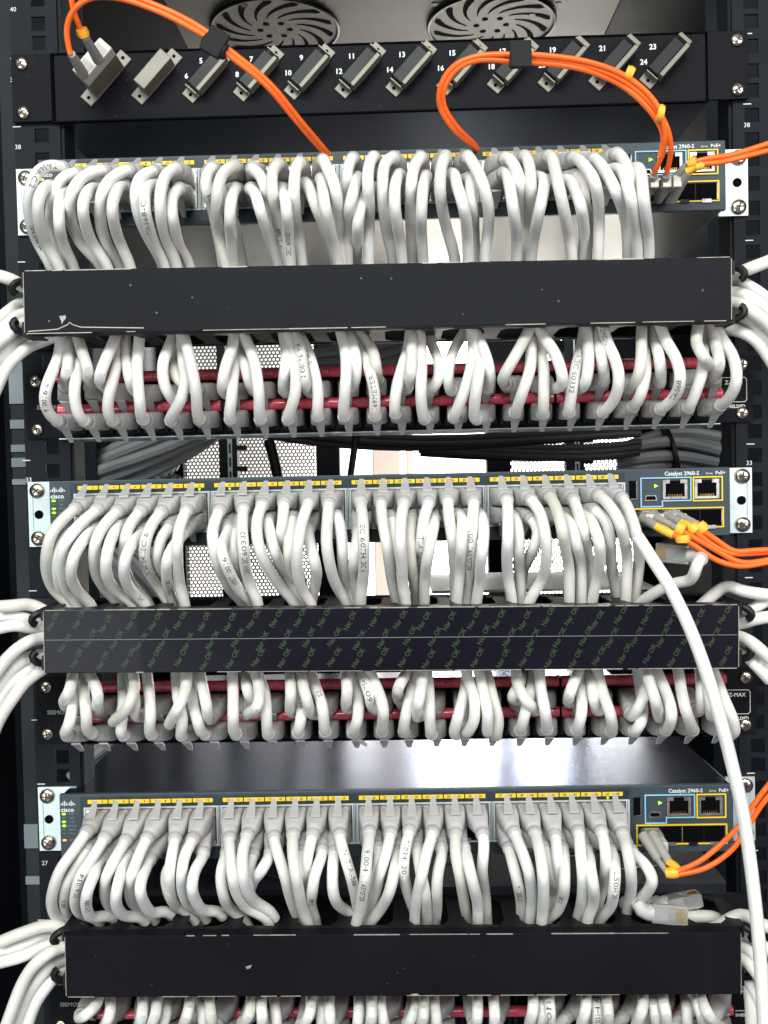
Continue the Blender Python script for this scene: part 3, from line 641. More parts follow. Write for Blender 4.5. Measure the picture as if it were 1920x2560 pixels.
# ------------------------------------------------------------ cables
# centre lines read off in strips: (origin x, origin y) ; every cable = port, row, layer, points ; 'text' optional
K = 600/1659
DATA_S = [[  # top switch
 ((0, 360), '''
0U1 430,160 330,150 240,220 198,380 215,560 265,690 345,830
0L2 370,290 310,300 262,400 272,560 320,700 400,830
1U0 520,200 430,240 375,330 355,450 350,560 400,720 430,830
1L1 450,320 410,420 410,560 440,700 500,830
2U1 720,180 600,210 510,300 480,430 500,560 560,690 690,830
2L2 660,300 600,340 572,430 590,560 640,690 730,820
3U1 890,180 790,220 710,320 690,450 705,600 760,740 820,820
3L2 850,290 800,340 775,440 790,560 830,680 890,815
4U1 1060,190 980,220 935,320 950,460 1000,600 1060,710 1110,800
4L2 1060,280 1010,320 1000,450 1030,580 1080,700 1130,800
5U2 1220,170 1150,210 1110,330 1110,480 1130,600 1170,710 1210,800
5L1 1240,310 1190,370 1190,480 1210,600 1240,710 1290,790'''),
 ((500, 360), '''
6U0 90,160 45,210 45,320 80,420 120,600 150,770
7U2 240,150 160,200 120,320 115,480 130,620 165,780
7L2 240,310 215,400 205,520 215,650 225,780
6L0 140,300 170,400 240,560 285,780
8U1 360,170 420,220 450,300 490,420 530,560 580,770
8L2 350,310 385,350 410,440 450,560 490,680 530,780
9U2 540,140 500,200 500,320 520,450 550,600 600,770
9L3 560,310 590,380 600,480 610,620 620,770
10U2 690,130 660,180 650,320 660,480 680,620 700,770
10L1 730,270 760,320 800,430 850,550 900,680 920,770
11U2 850,110 880,170 930,280 950,400 960,520 975,650 990,770
11L3 840,240 850,330 865,430 890,560 920,680 945,770
12U0 1060,90 1025,150 1015,260 995,400 985,560 1000,770
12L2 1090,230 1060,330 1035,440 1025,560 1020,770
13L1 1130,350 1110,430 1090,560 1085,680 1080,770
13U2 1200,90 1165,160 1160,280 1170,420 1170,560 1165,770
14U1 1340,90 1280,130 1260,260 1265,400 1280,530 1300,650 1330,765
14L2 1380,210 1350,280 1345,400 1360,540 1380,650 1395,765
15U1 1530,90 1480,160 1460,280 1455,450 1460,620 1465,765
15L2 1560,220 1540,320 1530,480 1530,620 1540,765'''),
 ((1060, 340), '''
16U2 150,140 120,210 110,350 125,500 160,650 205,800
17U2 300,140 350,210 400,310 435,430 450,560 440,680 420,800
16L3 200,260 230,350 265,460 290,580 300,700 305,800
17L1 320,290 320,400 335,500 345,620 350,800
18U1 570,150 620,200 660,300 670,450 670,600 670,800
18L2 560,250 590,340 610,460 630,600 640,700 640,800
19U1 700,140 730,220 740,350 740,480 730,600 700,780
19L2 800,280 830,350 810,460 780,600 760,700 745,800
20U3 870,140 900,210 930,340 960,480 985,600 1000,700 1020,800
20L2 990,300 1040,370 1080,470 1100,580 1110,700 1100,800
21U3 1040,150 1120,220 1180,320 1205,450 1210,600 1205,800
21L0 1060,270 1100,350 1110,450 1130,560 1130,700 1125,800
22U2 1180,160 1250,240 1320,370 1370,490 1400,620 1410,790
22L3 1320,220 1390,290 1420,400 1450,540 1470,680 1475,790
23U1 1340,120 1400,210 1440,340 1465,450 1500,650 1510,790
23L3 1450,220 1500,260 1515,400 1535,560 1550,680 1555,790''')],
 [  # middle switch
 ((60, 1190), '''
0U1 350,230 270,300 190,400 155,540 160,680 210,790 300,880
0L0 430,330 320,390 250,480 225,600 240,740 290,830 350,890
1U1 500,240 400,320 300,440 260,560 265,690 300,800 370,885
1L2 480,370 420,430 350,540 325,650 340,740 390,820 450,870
2U1 640,250 560,330 500,440 482,560 500,680 560,780 640,870
2L2 650,350 610,420 575,530 565,640 590,730 650,810 740,870
3U0 800,250 740,320 700,420 690,520 690,620 750,760 850,860
3L2 810,400 750,460 705,560 690,650 710,740 760,820 830,880
4U1 940,260 880,340 840,450 830,560 860,660 910,740 990,860
4L0 1010,350 950,420 925,520 930,620 960,700 1010,850
5U2 1120,250 1080,340 1060,460 1060,600 1075,740 1110,880
5L1 1110,390 1030,490 990,580 985,680 1000,780 1030,880'''),
 ((500, 1190), '''
6U1 130,250 90,350 90,470 120,600 160,700 220,800 290,870
6L2 200,370 160,450 155,540 190,640 240,740 300,830 350,870
7U3 300,240 290,350 300,480 310,600 335,720 390,850
7L0 260,380 230,450 230,560 260,680 300,770 340,860
8U2 430,200 395,300 395,430 430,560 490,670 560,770 650,870
8L1 470,310 485,400 510,500 550,600 600,700 690,870
9U0 580,190 575,300 560,400 570,500 600,620 680,860
9L0 640,290 620,400 610,520 620,640 660,760 720,870
10U3 750,190 710,300 680,440 670,580 680,700 710,800 760,870
10L2 750,370 760,460 790,580 805,680 790,780 770,860
11U2 890,200 880,320 875,450 890,580 920,700 960,790 1010,870
11L1 950,280 975,380 985,500 990,620 1010,740 1040,860
12U3 1110,180 1125,300 1130,450 1135,600 1125,740 1110,860
12L1 1090,400 1080,500 1065,600 1065,700 1080,860
13U2 1250,190 1265,330 1290,460 1310,600 1330,740 1360,860
13L0 1330,300 1335,450 1350,600 1370,700 1400,860
14U3 1410,190 1390,300 1385,450 1395,600 1400,740 1420,860
14L1 1460,300 1450,450 1460,600 1480,740 1500,860
15U1 1580,190 1545,300 1530,450 1515,570 1510,700 1520,860
15L2 1620,300 1600,420 1575,560 1555,700 1550,860'''),
 ((1040, 1190), '''
16U1 220,170 230,300 250,430 260,550 270,700 270,850
16L2 310,280 320,380 310,500 305,650 280,850
17U1 400,180 390,300 385,450 375,600 365,720 350,850
17L2 450,280 470,380 460,500 445,620 440,740 420,850
18U2 630,170 635,300 635,430 630,560 635,700 660,840
18L1 680,290 710,400 710,520 715,650 730,850
19U2 800,170 860,260 890,380 905,500 895,620 870,720 790,850
19L0 800,300 850,390 820,480 780,560 740,650 720,840
20U3 930,150 980,250 1010,370 1030,490 1055,620 1060,840
20L2 1030,290 1080,370 1110,480 1140,600 1140,850
21U1 1090,170 1130,280 1160,390 1180,500 1195,620 1200,840
21L2 1180,280 1230,350 1265,450 1270,570 1255,700 1220,850
22U2 1270,140 1350,220 1410,330 1440,450 1460,580 1450,850
22L0 1230,230 1310,310 1340,420 1345,540 1360,680 1390,840
23U1 1430,160 1480,260 1520,380 1540,500 1540,620 1510,850''')],
 [  # bottom switch
 ((100, 1980), '''
0U1 320,280 240,400 150,520 95,660 80,780 120,870 200,890
0L0 330,400 260,500 190,620 165,740 185,840 270,900
1U1 440,330 370,450 290,560 250,680 245,780 290,850 370,860
1L2 420,480 380,560 330,680 320,790 360,870 470,850
2U1 580,360 520,460 460,580 450,700 480,790 570,850
2L2 600,450 560,560 530,680 530,790 590,860 680,860
3U1 730,340 680,450 630,580 620,700 660,790 760,840
3L2 750,490 710,580 690,670 720,770 780,840 860,820
4U1 930,340 910,450 895,560 900,680 940,780 1040,840
4L0 950,440 870,560 890,700 960,800 1080,850
5U1 1050,340 1000,440 980,560 985,680 1030,780 1120,830
5L2 1130,440 1075,530 1050,640 1070,740 1130,820 1220,820
6U2 1310,340 1320,460 1330,580 1360,700 1430,800 1550,860
6L1 1290,430 1250,560 1265,700 1310,800 1420,890
7U2 1430,310 1400,420 1400,560 1430,680 1490,760 1590,820
7L0 1470,450 1440,560 1440,680 1490,760 1570,840'''),
 ((600, 1980), '''
8L1 210,430 150,540 90,620 60,720
8U1 235,330 270,450 310,580 340,700 380,820 420,910
9U2 365,310 365,430 385,570 410,700 440,830 480,935
10U0 500,310 470,420 455,540 435,640 450,760 500,880
10L1 570,420 520,560 500,680 490,780 520,880
9L0 430,430 400,600 440,800 470,920
11U1 690,310 720,430 760,560 790,680 810,780 830,880
11L1 650,430 640,560 645,700 690,790 790,850
12U3 895,290 880,420 870,560 850,700 830,820 800,915
12L0 960,400 950,560 900,700 880,880
13U1 1040,300 1010,420 970,550 940,680 900,800 880,880
13L2 1080,430 1060,580 1030,700 970,810 880,930
14U1 1170,280 1140,400 1130,540 1150,660 1190,780 1220,880
14L1 1220,400 1250,560 1280,700 1290,820 1290,930
15U2 1330,290 1290,420 1260,560 1230,700 1210,820 1205,920
15L1 1400,400 1370,540 1360,680 1360,800 1350,900
16U1 1490,310 1490,430 1520,580 1540,700 1560,820 1575,890'''),
 ((1140, 1980), '''
16L2 60,400 90,520 120,640 150,780 150,920
17U0 190,310 190,430 180,540 200,700 215,890
18U2 410,300 460,420 500,540 520,660 525,780 510,890
18L1 370,400 400,520 430,640 450,760 450,880
19U3 550,300 580,420 600,560 605,700 600,820 590,910
19L0 620,400 650,520 680,620 670,720 620,860
20U1 690,330 700,440 710,560 690,680 640,840
20L2 740,400 750,500 750,620 740,720 700,820 640,870
21U2 850,290 860,420 875,560 875,700 860,800 840,865
21L3 910,420 930,540 950,650 950,760 910,880
22U1 1010,290 1035,420 1035,540 1015,660 960,840
22L2 1080,420 1100,560 1090,680 1070,790 1000,870
23U2 1160,310 1190,430 1210,560 1210,680 1190,770
23L1 1230,430 1310,500 1360,590 1330,680 1260,740 1190,760''')]]
DATA_P = [[
 ((60, 800), '''
0L2 215,690 150,600 150,480 200,350 240,250 258,110
0U1 280,440 300,340 310,240 310,105
1L1 400,690 355,580 350,450 380,330 370,250 350,105
1U2 450,440 440,340 405,230 370,105
2L1 600,690 580,560 620,400 650,280 670,100
2U2 540,450 530,370 580,240 640,100
3L2 815,680 800,560 785,400 785,280 800,100
3U1 770,500 730,400 715,300 700,100
4L2 1010,690 1080,560 1115,430 1100,300 1090,90
4U1 1040,560 970,450 960,300 1010,170 1040,85
5L3 1205,680 1190,500 1160,330 1130,200 1100,90
5U0 1180,480 1100,450 1040,380 1050,270 1060,90
6L1 1420,680 1435,550 1445,400 1465,280 1480,80
6U2 1380,500 1375,420 1400,300 1440,190 1455,80
7L2 1630,680 1625,520 1605,350 1570,220 1510,80
7U0 1570,470 1540,350 1500,240 1470,90'''),
 ((640, 800), '''
8L2 220,680 270,520 275,380 260,250 220,80
8U1 190,480 200,350 210,220 185,80
9L1 425,660 430,500 400,350 360,220 290,80
9U2 360,490 335,400 315,250 280,80
10L2 605,660 615,500 625,350 615,200 585,80
10U1 670,460 690,380 690,250 650,130 625,65
11L1 820,660 820,500 780,330 750,220 690,80
11U1 840,400 825,300 800,200 700,65
12L1 960,640 970,480 1010,330 1050,200 1070,60
12U2 1050,460 1070,350 1075,200 1070,55
13L2 1160,680 1140,520 1145,350 1140,200 1130,55
13U0 1200,490 1260,420 1265,300 1220,180 1180,60
14L2 1370,670 1430,520 1480,360 1500,200 1490,60
14U0 1340,480 1330,350 1370,200 1450,70
15L3 1510,680 1520,500 1540,380 1540,250 1500,60
15U2 1600,480 1620,380 1590,250 1540,130 1510,60'''),
 ((1220, 780), '''
16L2 190,690 240,550 290,400 300,250 310,85
16U3 110,490 110,440 190,300 250,190 300,90
17L1 380,700 385,560 385,400 365,270 330,100
17U3 450,530 510,500 510,420 460,280 390,180 340,90
18L1 560,690 580,540 610,380 640,260 670,90
18U2 640,530 680,470 695,350 690,220 680,90
19L3 800,690 880,590 905,450 880,330 820,200 790,90
19U1 800,470 790,350 760,200 730,90
20L1 1010,650 1060,560 1090,420 1080,250 1070,90
20U2 980,530 1040,440 1060,300 1060,180 1065,90
21L3 1200,670 1300,570 1330,450 1300,320 1230,200 1190,90
21U1 1190,480 1190,350 1160,220 1130,90
22L1 1390,660 1440,540 1480,420 1490,300 1500,200 1510,90
22U3 1540,410 1490,310 1440,210 1455,90
23L2 1620,640 1690,560 1722,440 1690,300 1620,190 1570,90
23U2 1570,450 1600,350 1580,250 1545,90''')],
 [((120, 1660), '''
0L1 120,490 150,400 180,250 200,80
0U2 110,270 150,180 170,80
1L1 280,470 265,350 250,200 240,80
1U2 340,320 345,220 320,130 290,80
2L0 510,490 510,400 520,250 515,80
2U3 450,400 530,330 580,230 600,150 590,70
3U1 620,370 600,260 590,180 560,80
3L1 705,480 710,350 700,200 685,80
4U3 840,420 900,300 950,180 960,70
4L1 920,490 930,380 900,250 885,80
5L1 1070,480 1030,380 1000,250 980,90
5U2 1115,390 1095,280 1070,170 1050,70
6L2 1290,480 1280,350 1280,200 1275,70
6U1 1400,270 1380,180 1360,70
7L1 1520,480 1510,350 1500,200 1450,70
7U3 1370,350 1450,290 1460,180 1440,70'''),
 ((680, 1660), '''
8L0 180,470 205,350 200,230 190,70
8U2 130,330 130,200 125,70
9U2 280,350 240,240 210,130 195,60
9L1 365,460 350,300 310,180 270,60
10L1 560,470 595,370 595,230 580,60
10U2 515,300 520,180 510,60
11U2 700,310 670,200 620,60
11L3 760,460 770,320 740,200 680,60
12L1 910,460 930,330 960,200 970,60
12U2 870,230 880,150 930,60
13U3 1005,370 1015,250 1035,150 1040,50
13L1 1100,480 1090,320 1085,180 1070,50
14L1 1260,480 1290,350 1330,200 1350,60
14U2 1340,470 1400,380 1400,250 1370,150 1340,50
15L1 1550,490 1565,380 1530,250 1500,120 1480,50
15U2 1490,470 1490,330 1460,180 1430,50'''),
 ((1240, 1640), '''
16L1 170,510 200,400 240,250 260,100
16U2 280,380 210,310 150,200 140,100
17L2 350,500 340,380 310,230 300,100
17U0 110,300 150,220 200,100
18L1 560,510 590,400 595,260 590,100
18U2 500,310 520,230 570,100
19U1 700,380 670,260 655,100
19L2 800,520 790,400 740,260 700,100
20U1 930,420 1000,330 1030,230 1020,100
20L0 960,520 1010,440 1010,330 980,100
21U3 1130,430 1100,300 1060,180 1035,100
21L2 1180,510 1215,400 1180,260 1110,100
22L2 1360,510 1310,370 1280,230 1260,100
22U1 1400,390 1420,270 1410,100
23U2 1490,420 1480,300 1440,100
23L1 1640,540 1640,440 1590,330 1540,200 1500,100''')],
 [((120, 2480), '''
0U2 215,170 260,160 330,90 350,40
1U1 380,260 430,150 430,40
2U2 630,260 650,150 658,40
3U2 710,260 745,150 755,40
3L0 790,260 820,150 815,40
4U2 930,260 965,150 985,40
5L0 1090,260 1070,150 1050,40
5U2 1150,260 1125,150 1115,40
6U2 1330,240 1390,150 1405,40
7U2 1500,260 1480,150 1475,40
7L0 1590,260 1575,150 1560,40'''),
 ((680, 2480), '''
8U2 190,260 260,150 270,40
9L0 350,260 345,150 340,40
9U1 410,260 400,150 395,40
10U1 590,260 600,150 600,40
11U2 690,260 690,150 688,40
11L1 790,260 760,150 750,40
12U1 920,260 980,150 1010,40
13U2 1040,260 1050,150 1050,40
13L1 1150,260 1130,150 1120,40
14U2 1400,260 1420,150 1420,40
15U2 1540,260 1540,150 1530,40'''),
 ((1240, 2470), '''
17U2 240,270 255,150 260,50
17L1 320,270 325,150 330,50
18U2 400,270 375,150 365,50
19U2 600,270 620,150 625,50
19L1 710,270 700,150 685,50
20U2 800,270 775,150 760,50
21U2 975,270 1010,150 1020,50
21L1 1120,270 1095,150 1085,50
22U2 1210,270 1170,150 1150,50
22L0 1330,270 1320,150 1310,50
23U2 1460,270 1410,150 1380,50
23L3 1540,270 1460,170 1410,50''')]]
TEXT = {('s', 0, 0, 'U'): [('TIA-568-C.2', .35, False), ('PR 26AWG', .7, True)], ('s', 0, 4, 'L'): [('TIA-568-C', .55, True)], ('s', 0, 6, 'U'): [('4PR', .45, True)], ('s', 0, 9, 'U'): [('TIA-568', .75, True)],
 ('s', 0, 9, 'L'): [('IEC 60332', .75, True)], ('s', 1, 4, 'U'): [('IEC 60754. IEC 6', .5, True)], ('s', 1, 5, 'L'): [('*004 91001', .66, True)], ('s', 1, 3, 'L'): [('SH', .8, False)],
 ('s', 1, 6, 'L'): [('91001 LS0H', .55, False)], ('s', 1, 7, 'U'): [('LS0H IEC 60332', .55, True)], ('s', 1, 12, 'U'): [('. IEC 60754. IEC 6', .52, False)], ('s', 1, 15, 'U'): [('TIA-568-C.2', .5, False)], ('s', 1, 17, 'U'): [('100 165METER', .5, False)],
 ('s', 2, 0, 'L'): [('91004', .6, False)], ('s', 2, 1, 'L'): [('E191086', .58, True)], ('s', 2, 1, 'U'): [('IEC 61034', .5, True)], ('s', 2, 10, 'L'): [('TIA-568', .62, True)], ('s', 2, 11, 'U'): [('N. TIA-568', .42, False)],
 ('s', 2, 12, 'U'): [('91004 . 165METER', .52, False)], ('s', 2, 14, 'U'): [('*1034, 201', .38, False)], ('s', 2, 18, 'L'): [('*11020. LS', .55, False)], ('s', 2, 20, 'L'): [('91001', .6, True)], ('s', 2, 22, 'L'): [('LS0H 20', .5, False)],
 ('p', 0, 0, 'L'): [('* 910016', .45, True)], ('p', 0, 9, 'U'): [('1001 * 6-1954', .6, False)], ('p', 0, 9, 'L'): [('0754', .6, False)], ('p', 0, 11, 'L'): [('169METER', .42, False)],
 ('p', 0, 18, 'L'): [('TIA IEC 60332', .52, True)], ('p', 0, 19, 'L'): [('SIEMON', .78, True)], ('p', 0, 21, 'L'): [('TIA-568', .45, False)], ('p', 1, 8, 'L'): [('9310', .55, False)], ('p', 1, 11, 'U'): [('60754', .6, False)], ('p', 1, 9, 'L'): [('SIE', .6, False)],
 ('p', 2, 18, 'U'): [('SIEMON', .6, False)], ('p', 2, 19, 'L'): [('LS0H 4PR', .6, False)]}
R = 3.5
def smooth(t): t = min(1, max(0, t)); return t*t*(3-2*t)
def boot(t, path, L, sg, off, z_up):
    """square plug boot that narrows to the cable along the first 30 mm"""
    m = MB(); seg = 16; prev = None; n = len(path)-1; rings = []
    BL = 30.0
    prof = [(0, 6.6, 5.4, .30), (8, 6.6, 5.6, .30), (13, 6.5, 5.6, .32), (17, 5.9, 5.3, .45), (21, 5.1, 4.9, .7), (24.0, 4.7, 4.7, 1), (24.4, 4.35, 4.35, 1), (26.2, 4.35, 4.35, 1), (26.6, 4.65, 4.65, 1), (28.6, 4.5, 4.5, 1), (30, 4.0, 4.0, 1)]
    Xr = Vector((1, 0, 0))
    for s, a, b, e in prof:
        q = min(s/L*n, n-.001); i = int(q); p = path[i].lerp(path[i+1], q-i); T = (path[min(i+2, n)]-path[max(i-1, 0)]).normalized()
        X = (Xr-T*Xr.dot(T))
        X = X.normalized() if X.length > .15 else Vector((0, 0, 1)).cross(T).normalized(); Z = X.cross(T).normalized()
        ring = []
        for k in range(seg):
            an = 2*math.pi*k/seg; c, s_ = math.cos(an), math.sin(an)
            ring.append(p+X*a*math.copysign(abs(c)**e, c)+Z*b*math.copysign(abs(s_)**e, s_))
        rings.append(ring)
    vs = [v for r in rings for v in r]; nr = len(rings)
    m.add(vs, [(i*seg+k, i*seg+(k+1) % seg, (i+1)*seg+(k+1) % seg, (i+1)*seg+k) for i in range(nr-1) for k in range(seg)]+[tuple(range(seg)), tuple(range(nr*seg-1, (nr-1)*seg-1, -1))])
    b = m.build('boot', 'boot', t, smooth=True, off=off)
    # latch lever
    p0 = path[0]; m = MB(); d = path[min(n, int(9/L*n)+1)]-p0
    c0 = p0+Vector((0, -15, 0)); pts = []
    for (yy, zz, w, th) in ((-18, 4.4, 3.0, 1.2), (-12, 8.2, 2.3, 1.0), (-6.5, 12.4, 1.35, .8)):
        for (dx, dz) in ((-w, 0), (w, 0), (w, th), (-w, th)): pts.append(p0+Vector((dx, yy, sg*(zz+dz))))
    m.add(pts, [(i*4+k, i*4+(k+1) % 4, (i+1)*4+(k+1) % 4, (i+1)*4+k) for i in range(2) for k in range(4)]+[(0, 1, 2, 3), (11, 10, 9, 8)])
    m.build('latch_tab', 'tab', t, off=off)
def make_cable(kind, i, k, row, layer, pts, label, group):
    u = U_S[i] if kind == 's' else U_P[i]
    if kind == 's':
        p0 = u.world(portx(k), -17, PZ[row]); sg = 1 if row == 'U' else -1
    else:
        p0 = u.world(jx(k), -4, JZ[row]); sg = -1
    n = len(pts); path = [p0, p0+Vector((0, -9, 0))]
    if kind == 's':
        st, mid, en = (-46, -(54+6.5*layer), -(15+8.5*layer)); yc = 15
    else:
        st, mid, en = (-36, -(44+6.5*layer), -(18+8.0*layer))
        if layer == 3: en = -40
    for j, (px, py) in enumerate(pts):
        t = j/(n-1)
        Y = st+(mid-st)*smooth(t/.35) if t < .35 else mid+(en-mid)*smooth((t-.35)/.65)
        path.append(P(px, py, Y))
    e = path[-1]; d = Vector((0, 0, -1 if kind == 's' else 1))
    dirn = (path[-1]-path[-2]).normalized()
    path.append(e+(dirn+d).normalized()*8+Vector((0, 2, 0))); 
    if not (kind == 's' and i == 2): path.append(path[-1]+d*9+Vector((0, 3, 0)))
    off = p0
    sp = catmull(path, 3.0); sp, L = resample(sp, 2.6)
    t = thing('patch_cable', off, label, 'patch cable', group)
    o2 = Vector(off)
    m = MB(); q0 = max(1, int(22/L*(len(sp)-1)))
    m.tube(sp[q0:], R, 14); m.v = [v-o2 for v in m.v]
    m.build('jacket', 'cable' if random.random() < .75 else 'cable2', t, smooth=True)
    boot_path = [v-o2 for v in sp]; boot(t, boot_path, L, sg, None, None)
    tx = TEXT.get((kind, i, k, row))
    if tx:
        m = MB()
        for s_, f, rev in tx: wrap_text(m, sp, L, f*L, s_, R, 4.3, rev, tilt=random.uniform(-.25, .25))
        m.v = [v-o2 for v in m.v]; m.build('cable_print', 'ink', t)
GS = ['white cables from the top switch into the top manager', 'white cables from the middle switch into the middle manager', 'white cables from the bottom switch into the bottom manager']
GP = ['white cables from the upper patch panel up into the top manager', 'white cables from the lower patch panel up into the middle manager', 'white cables from the lowest patch panel at the bottom edge']
ROWN = {'U': 'upper', 'L': 'lower'}
PNN = ['upper', 'lower', 'lowest']
def bend(pts):
    dx = pts[-1][0]-pts[0][0]; mx = min(p[0] for p in pts); Mx = max(p[0] for p in pts)
    if mx < min(pts[0][0], pts[-1][0])-14: return 'bowed left'
    if Mx > max(pts[0][0], pts[-1][0])+14: return 'bowed right'
    return 'slanting right' if dx > 18 else 'slanting left' if dx < -18 else 'nearly straight'
random.seed(11)
def run(kind, DATA, G):
    for i, crops in enumerate(DATA):
        items = []
        for (ox, oy), s in crops:
            kk = K
            for ln in s.strip().splitlines():
                q = ln.split(); h = q[0]; layer = int(h[-1]); row = h[-2]; k = int(h[:-2])
                items.append((k, row, layer, [(ox+float(a.split(',')[0])*kk, oy+float(a.split(',')[1])*kk) for a in q[1:]]))
        cnt = {r: sorted(x[0] for x in items if x[1] == r) for r in 'UL'}
        for k, row, layer, pts in items:
            o = ORD[cnt[row].index(k)]
            if kind == 's': lab = f'{o} from left in {ROWN[row]} port row of {SWN[i]} switch, white, {bend(pts)}'
            else: lab = f'{o} from left in {ROWN[row]} row of {PNN[i]} patch panel, white, {bend(pts)}'
            make_cable(kind, i, k, row, layer, pts, lab, G[i])
run('s', DATA_S, GS); run('p', DATA_P, GP)
# ------------------------------------------------------------ long loose cable on the right
def simple(name, pts, r, m_, label, cat, group=None, txt=None, part='jacket', seg=14, extra=None):
    sp, L = resample(catmull(pts, 3), 3); off = Vector(pts[0])
    t = thing(name, off, label, cat, group)
    m = MB(); m.tube(sp, r, seg); m.v = [v-off for v in m.v]; m.build(part, m_, t, smooth=True)
    if txt:
        m = MB()
        for s_, f, rev in txt: wrap_text(m, sp, L, f*L, s_, r, 4.4, rev)
        m.v = [v-off for v in m.v]; m.build('cable_print', 'ink', t)
    return t, sp, L
p0 = U_S[1].world(portx(23), -17, PZ['L'])
lp = [(1560, 1300, -46), (1590, 1335, -56), (1632, 1400, -72), (1675, 1468, -84), (1722, 1565, -92), (1762, 1670, -96), (1800, 1795, -98), (1832, 1920, -98), (1862, 2060, -98), (1887, 2250, -100), (1903, 2430, -102), (1912, 2620, -104)]
pts = [p0, p0+Vector((0, -10, 0))]+[P(a, b, c) for a, b, c in lp]
t, sp, L = simple('patch_cable', pts, 3.7, 'cable', 'long loose white cable running down the right side across two cable managers', 'patch cable')
boot(t, [v-Vector(pts[0]) for v in sp], L, -1, None, None)
# ------------------------------------------------------------ side runs in and out of the managers
SIDE = [(0, -1, [[(0, 690), (33, 700), (58, 716)], [(-40, 845), (0, 796), (24, 778), (60, 757)], [(-40, 870), (0, 826), (24, 808), (60, 783)], [(-40, 890), (0, 852), (22, 838), (56, 808)], [(-40, 930), (0, 894), (24, 868), (60, 838)], [(-30, 1020), (0, 949), (24, 908), (57, 876), (98, 856)]]),
 (0, 1, [[(1831, 688), (1870, 673), (1925, 652)], [(1830, 702), (1878, 720), (1920, 750), (1960, 800)], [(1830, 730), (1878, 746), (1920, 777), (1960, 830)], [(1830, 756), (1878, 776), (1920, 811), (1960, 860)], [(1840, 782), (1903, 828), (1960, 890)], [(1805, 818), (1870, 835), (1905, 868), (1945, 930)]]),
 (1, -1, [[(0, 1516), (36, 1514), (87, 1514)], [(0, 1541), (27, 1540), (63, 1546), (108, 1564)], [(0, 1570), (40, 1562), (90, 1572)], [(-30, 1710), (0, 1668), (22, 1641), (63, 1608), (112, 1594)], [(-30, 1760), (0, 1713), (18, 1686), (54, 1652), (112, 1636)], [(-20, 1800), (0, 1758), (27, 1713), (72, 1677), (112, 1655)], [(-20, 1840), (0, 1795), (36, 1740), (76, 1694)]]),
 (1, 1, [[(1809, 1468), (1853, 1478), (1925, 1488)], [(1843, 1546), (1881, 1522), (1925, 1496)], [(1843, 1560), (1891, 1546), (1925, 1542)], [(1843, 1590), (1891, 1615), (1925, 1648)], [(1845, 1625), (1881, 1653), (1925, 1700)], [(1845, 1608), (1884, 1634), (1925, 1675)]]),
 (2, -1, [[(0, 2355), (58, 2332), (135, 2314)], [(0, 2384), (58, 2364), (135, 2334)], [(-10, 2408), (58, 2390), (130, 2360)], [(10, 2580), (58, 2454), (104, 2396), (163, 2366)], [(28, 2590), (64, 2494), (110, 2430), (163, 2396)], [(60, 2590), (87, 2511), (127, 2454), (163, 2420)]]),
 (2, 1, [[(1850, 2286), (1892, 2306), (1930, 2320)], [(1848, 2334), (1905, 2362), (1945, 2400)], [(1848, 2365), (1892, 2397), (1930, 2450)], [(1848, 2393), (1892, 2433), (1930, 2495)], [(1848, 2420), (1885, 2473), (1920, 2570)], [(1855, 2430), (1875, 2491), (1880, 2590)]])]
MN = ['top', 'middle', 'bottom']
STX = {(0, 1, 1): [('H IEC 60332', .45, False)], (1, 1, 4): [('60754', .6, False)], (2, -1, 4): [('91001', .35, True)], (2, -1, 3): [('IEC 6', .55, True)], (2, -1, 5): [('91001', .3, True)]}
for mi, s, lst in SIDE:
    for q, pl in enumerate(lst):
        if s > 0: pl = pl[::-1]
        Ys = [-34+6*math.sin(q*1.7) for _ in pl]; pp = []
        for j, (a, b) in enumerate(pl):
            pp.append(P(a, b, Ys[j]-(10 if j < len(pl)-1 else 0)))
        e = pp[-1]; zc = U_M[mi].c.z; hh = MDIM[mi][1]/4-9; z1 = max(zc-hh, min(zc+hh-6, e.z)); z2 = max(zc-hh, min(zc+hh-10, e.z))
        pp.append(Vector((e.x-s*26, e.y+3, z1))); pp.append(Vector((e.x-s*60, e.y+5, z2))); pp.append(Vector((e.x-s*130, e.y+5, z2+s*q*.4)))
        side = 'left' if s < 0 else 'right'
        simple('patch_cable', pp, 3.9, 'cable' if q % 3 else 'cable2', f'{ORD[q]} white cable from the top at the {side} end of the {MN[mi]} cable manager', 'patch cable', f'white cables leaving the {side} end of the {MN[mi]} manager', STX.get((mi, s, q)))
# ------------------------------------------------------------ orange fibre cords
def cord(label, strands, clips=(), boots=(), ties=(), grp='orange fibre cords', conn=None):
    off = P(*strands[0][0][:2], strands[0][0][2]); t = thing('fibre_cable', off, label, 'fibre cable', grp)
    for st in strands:
        sp, L = resample(catmull([P(*q) for q in st], 3), 3); m = MB(); m.tube(sp, 1.65, 10); m.v = [v-off for v in m.v]; m.build('orange_jacket', 'orange', t, smooth=True)
    for a, b, r0, r1 in boots:
        pa, pb = P(*a)-off, P(*b)-off; m = MB(); ps = [pa.lerp(pb, j/10) for j in range(11)]
        m.tube(ps, [r0+(r1-r0)*j/10+(.25 if j % 2 else 0) for j in range(11)], 12); m.build('strain_boot', 'fboot', t, smooth=True)
    for a, b, r in clips:
        pa, pb = P(*a)-off, P(*b)-off; m = MB(); m.tube([pa, pa.lerp(pb, .5), pb], [r, r*1.15, r], 10); m.build('yellow_clip', 'clip', t, smooth=True)
    return t, off
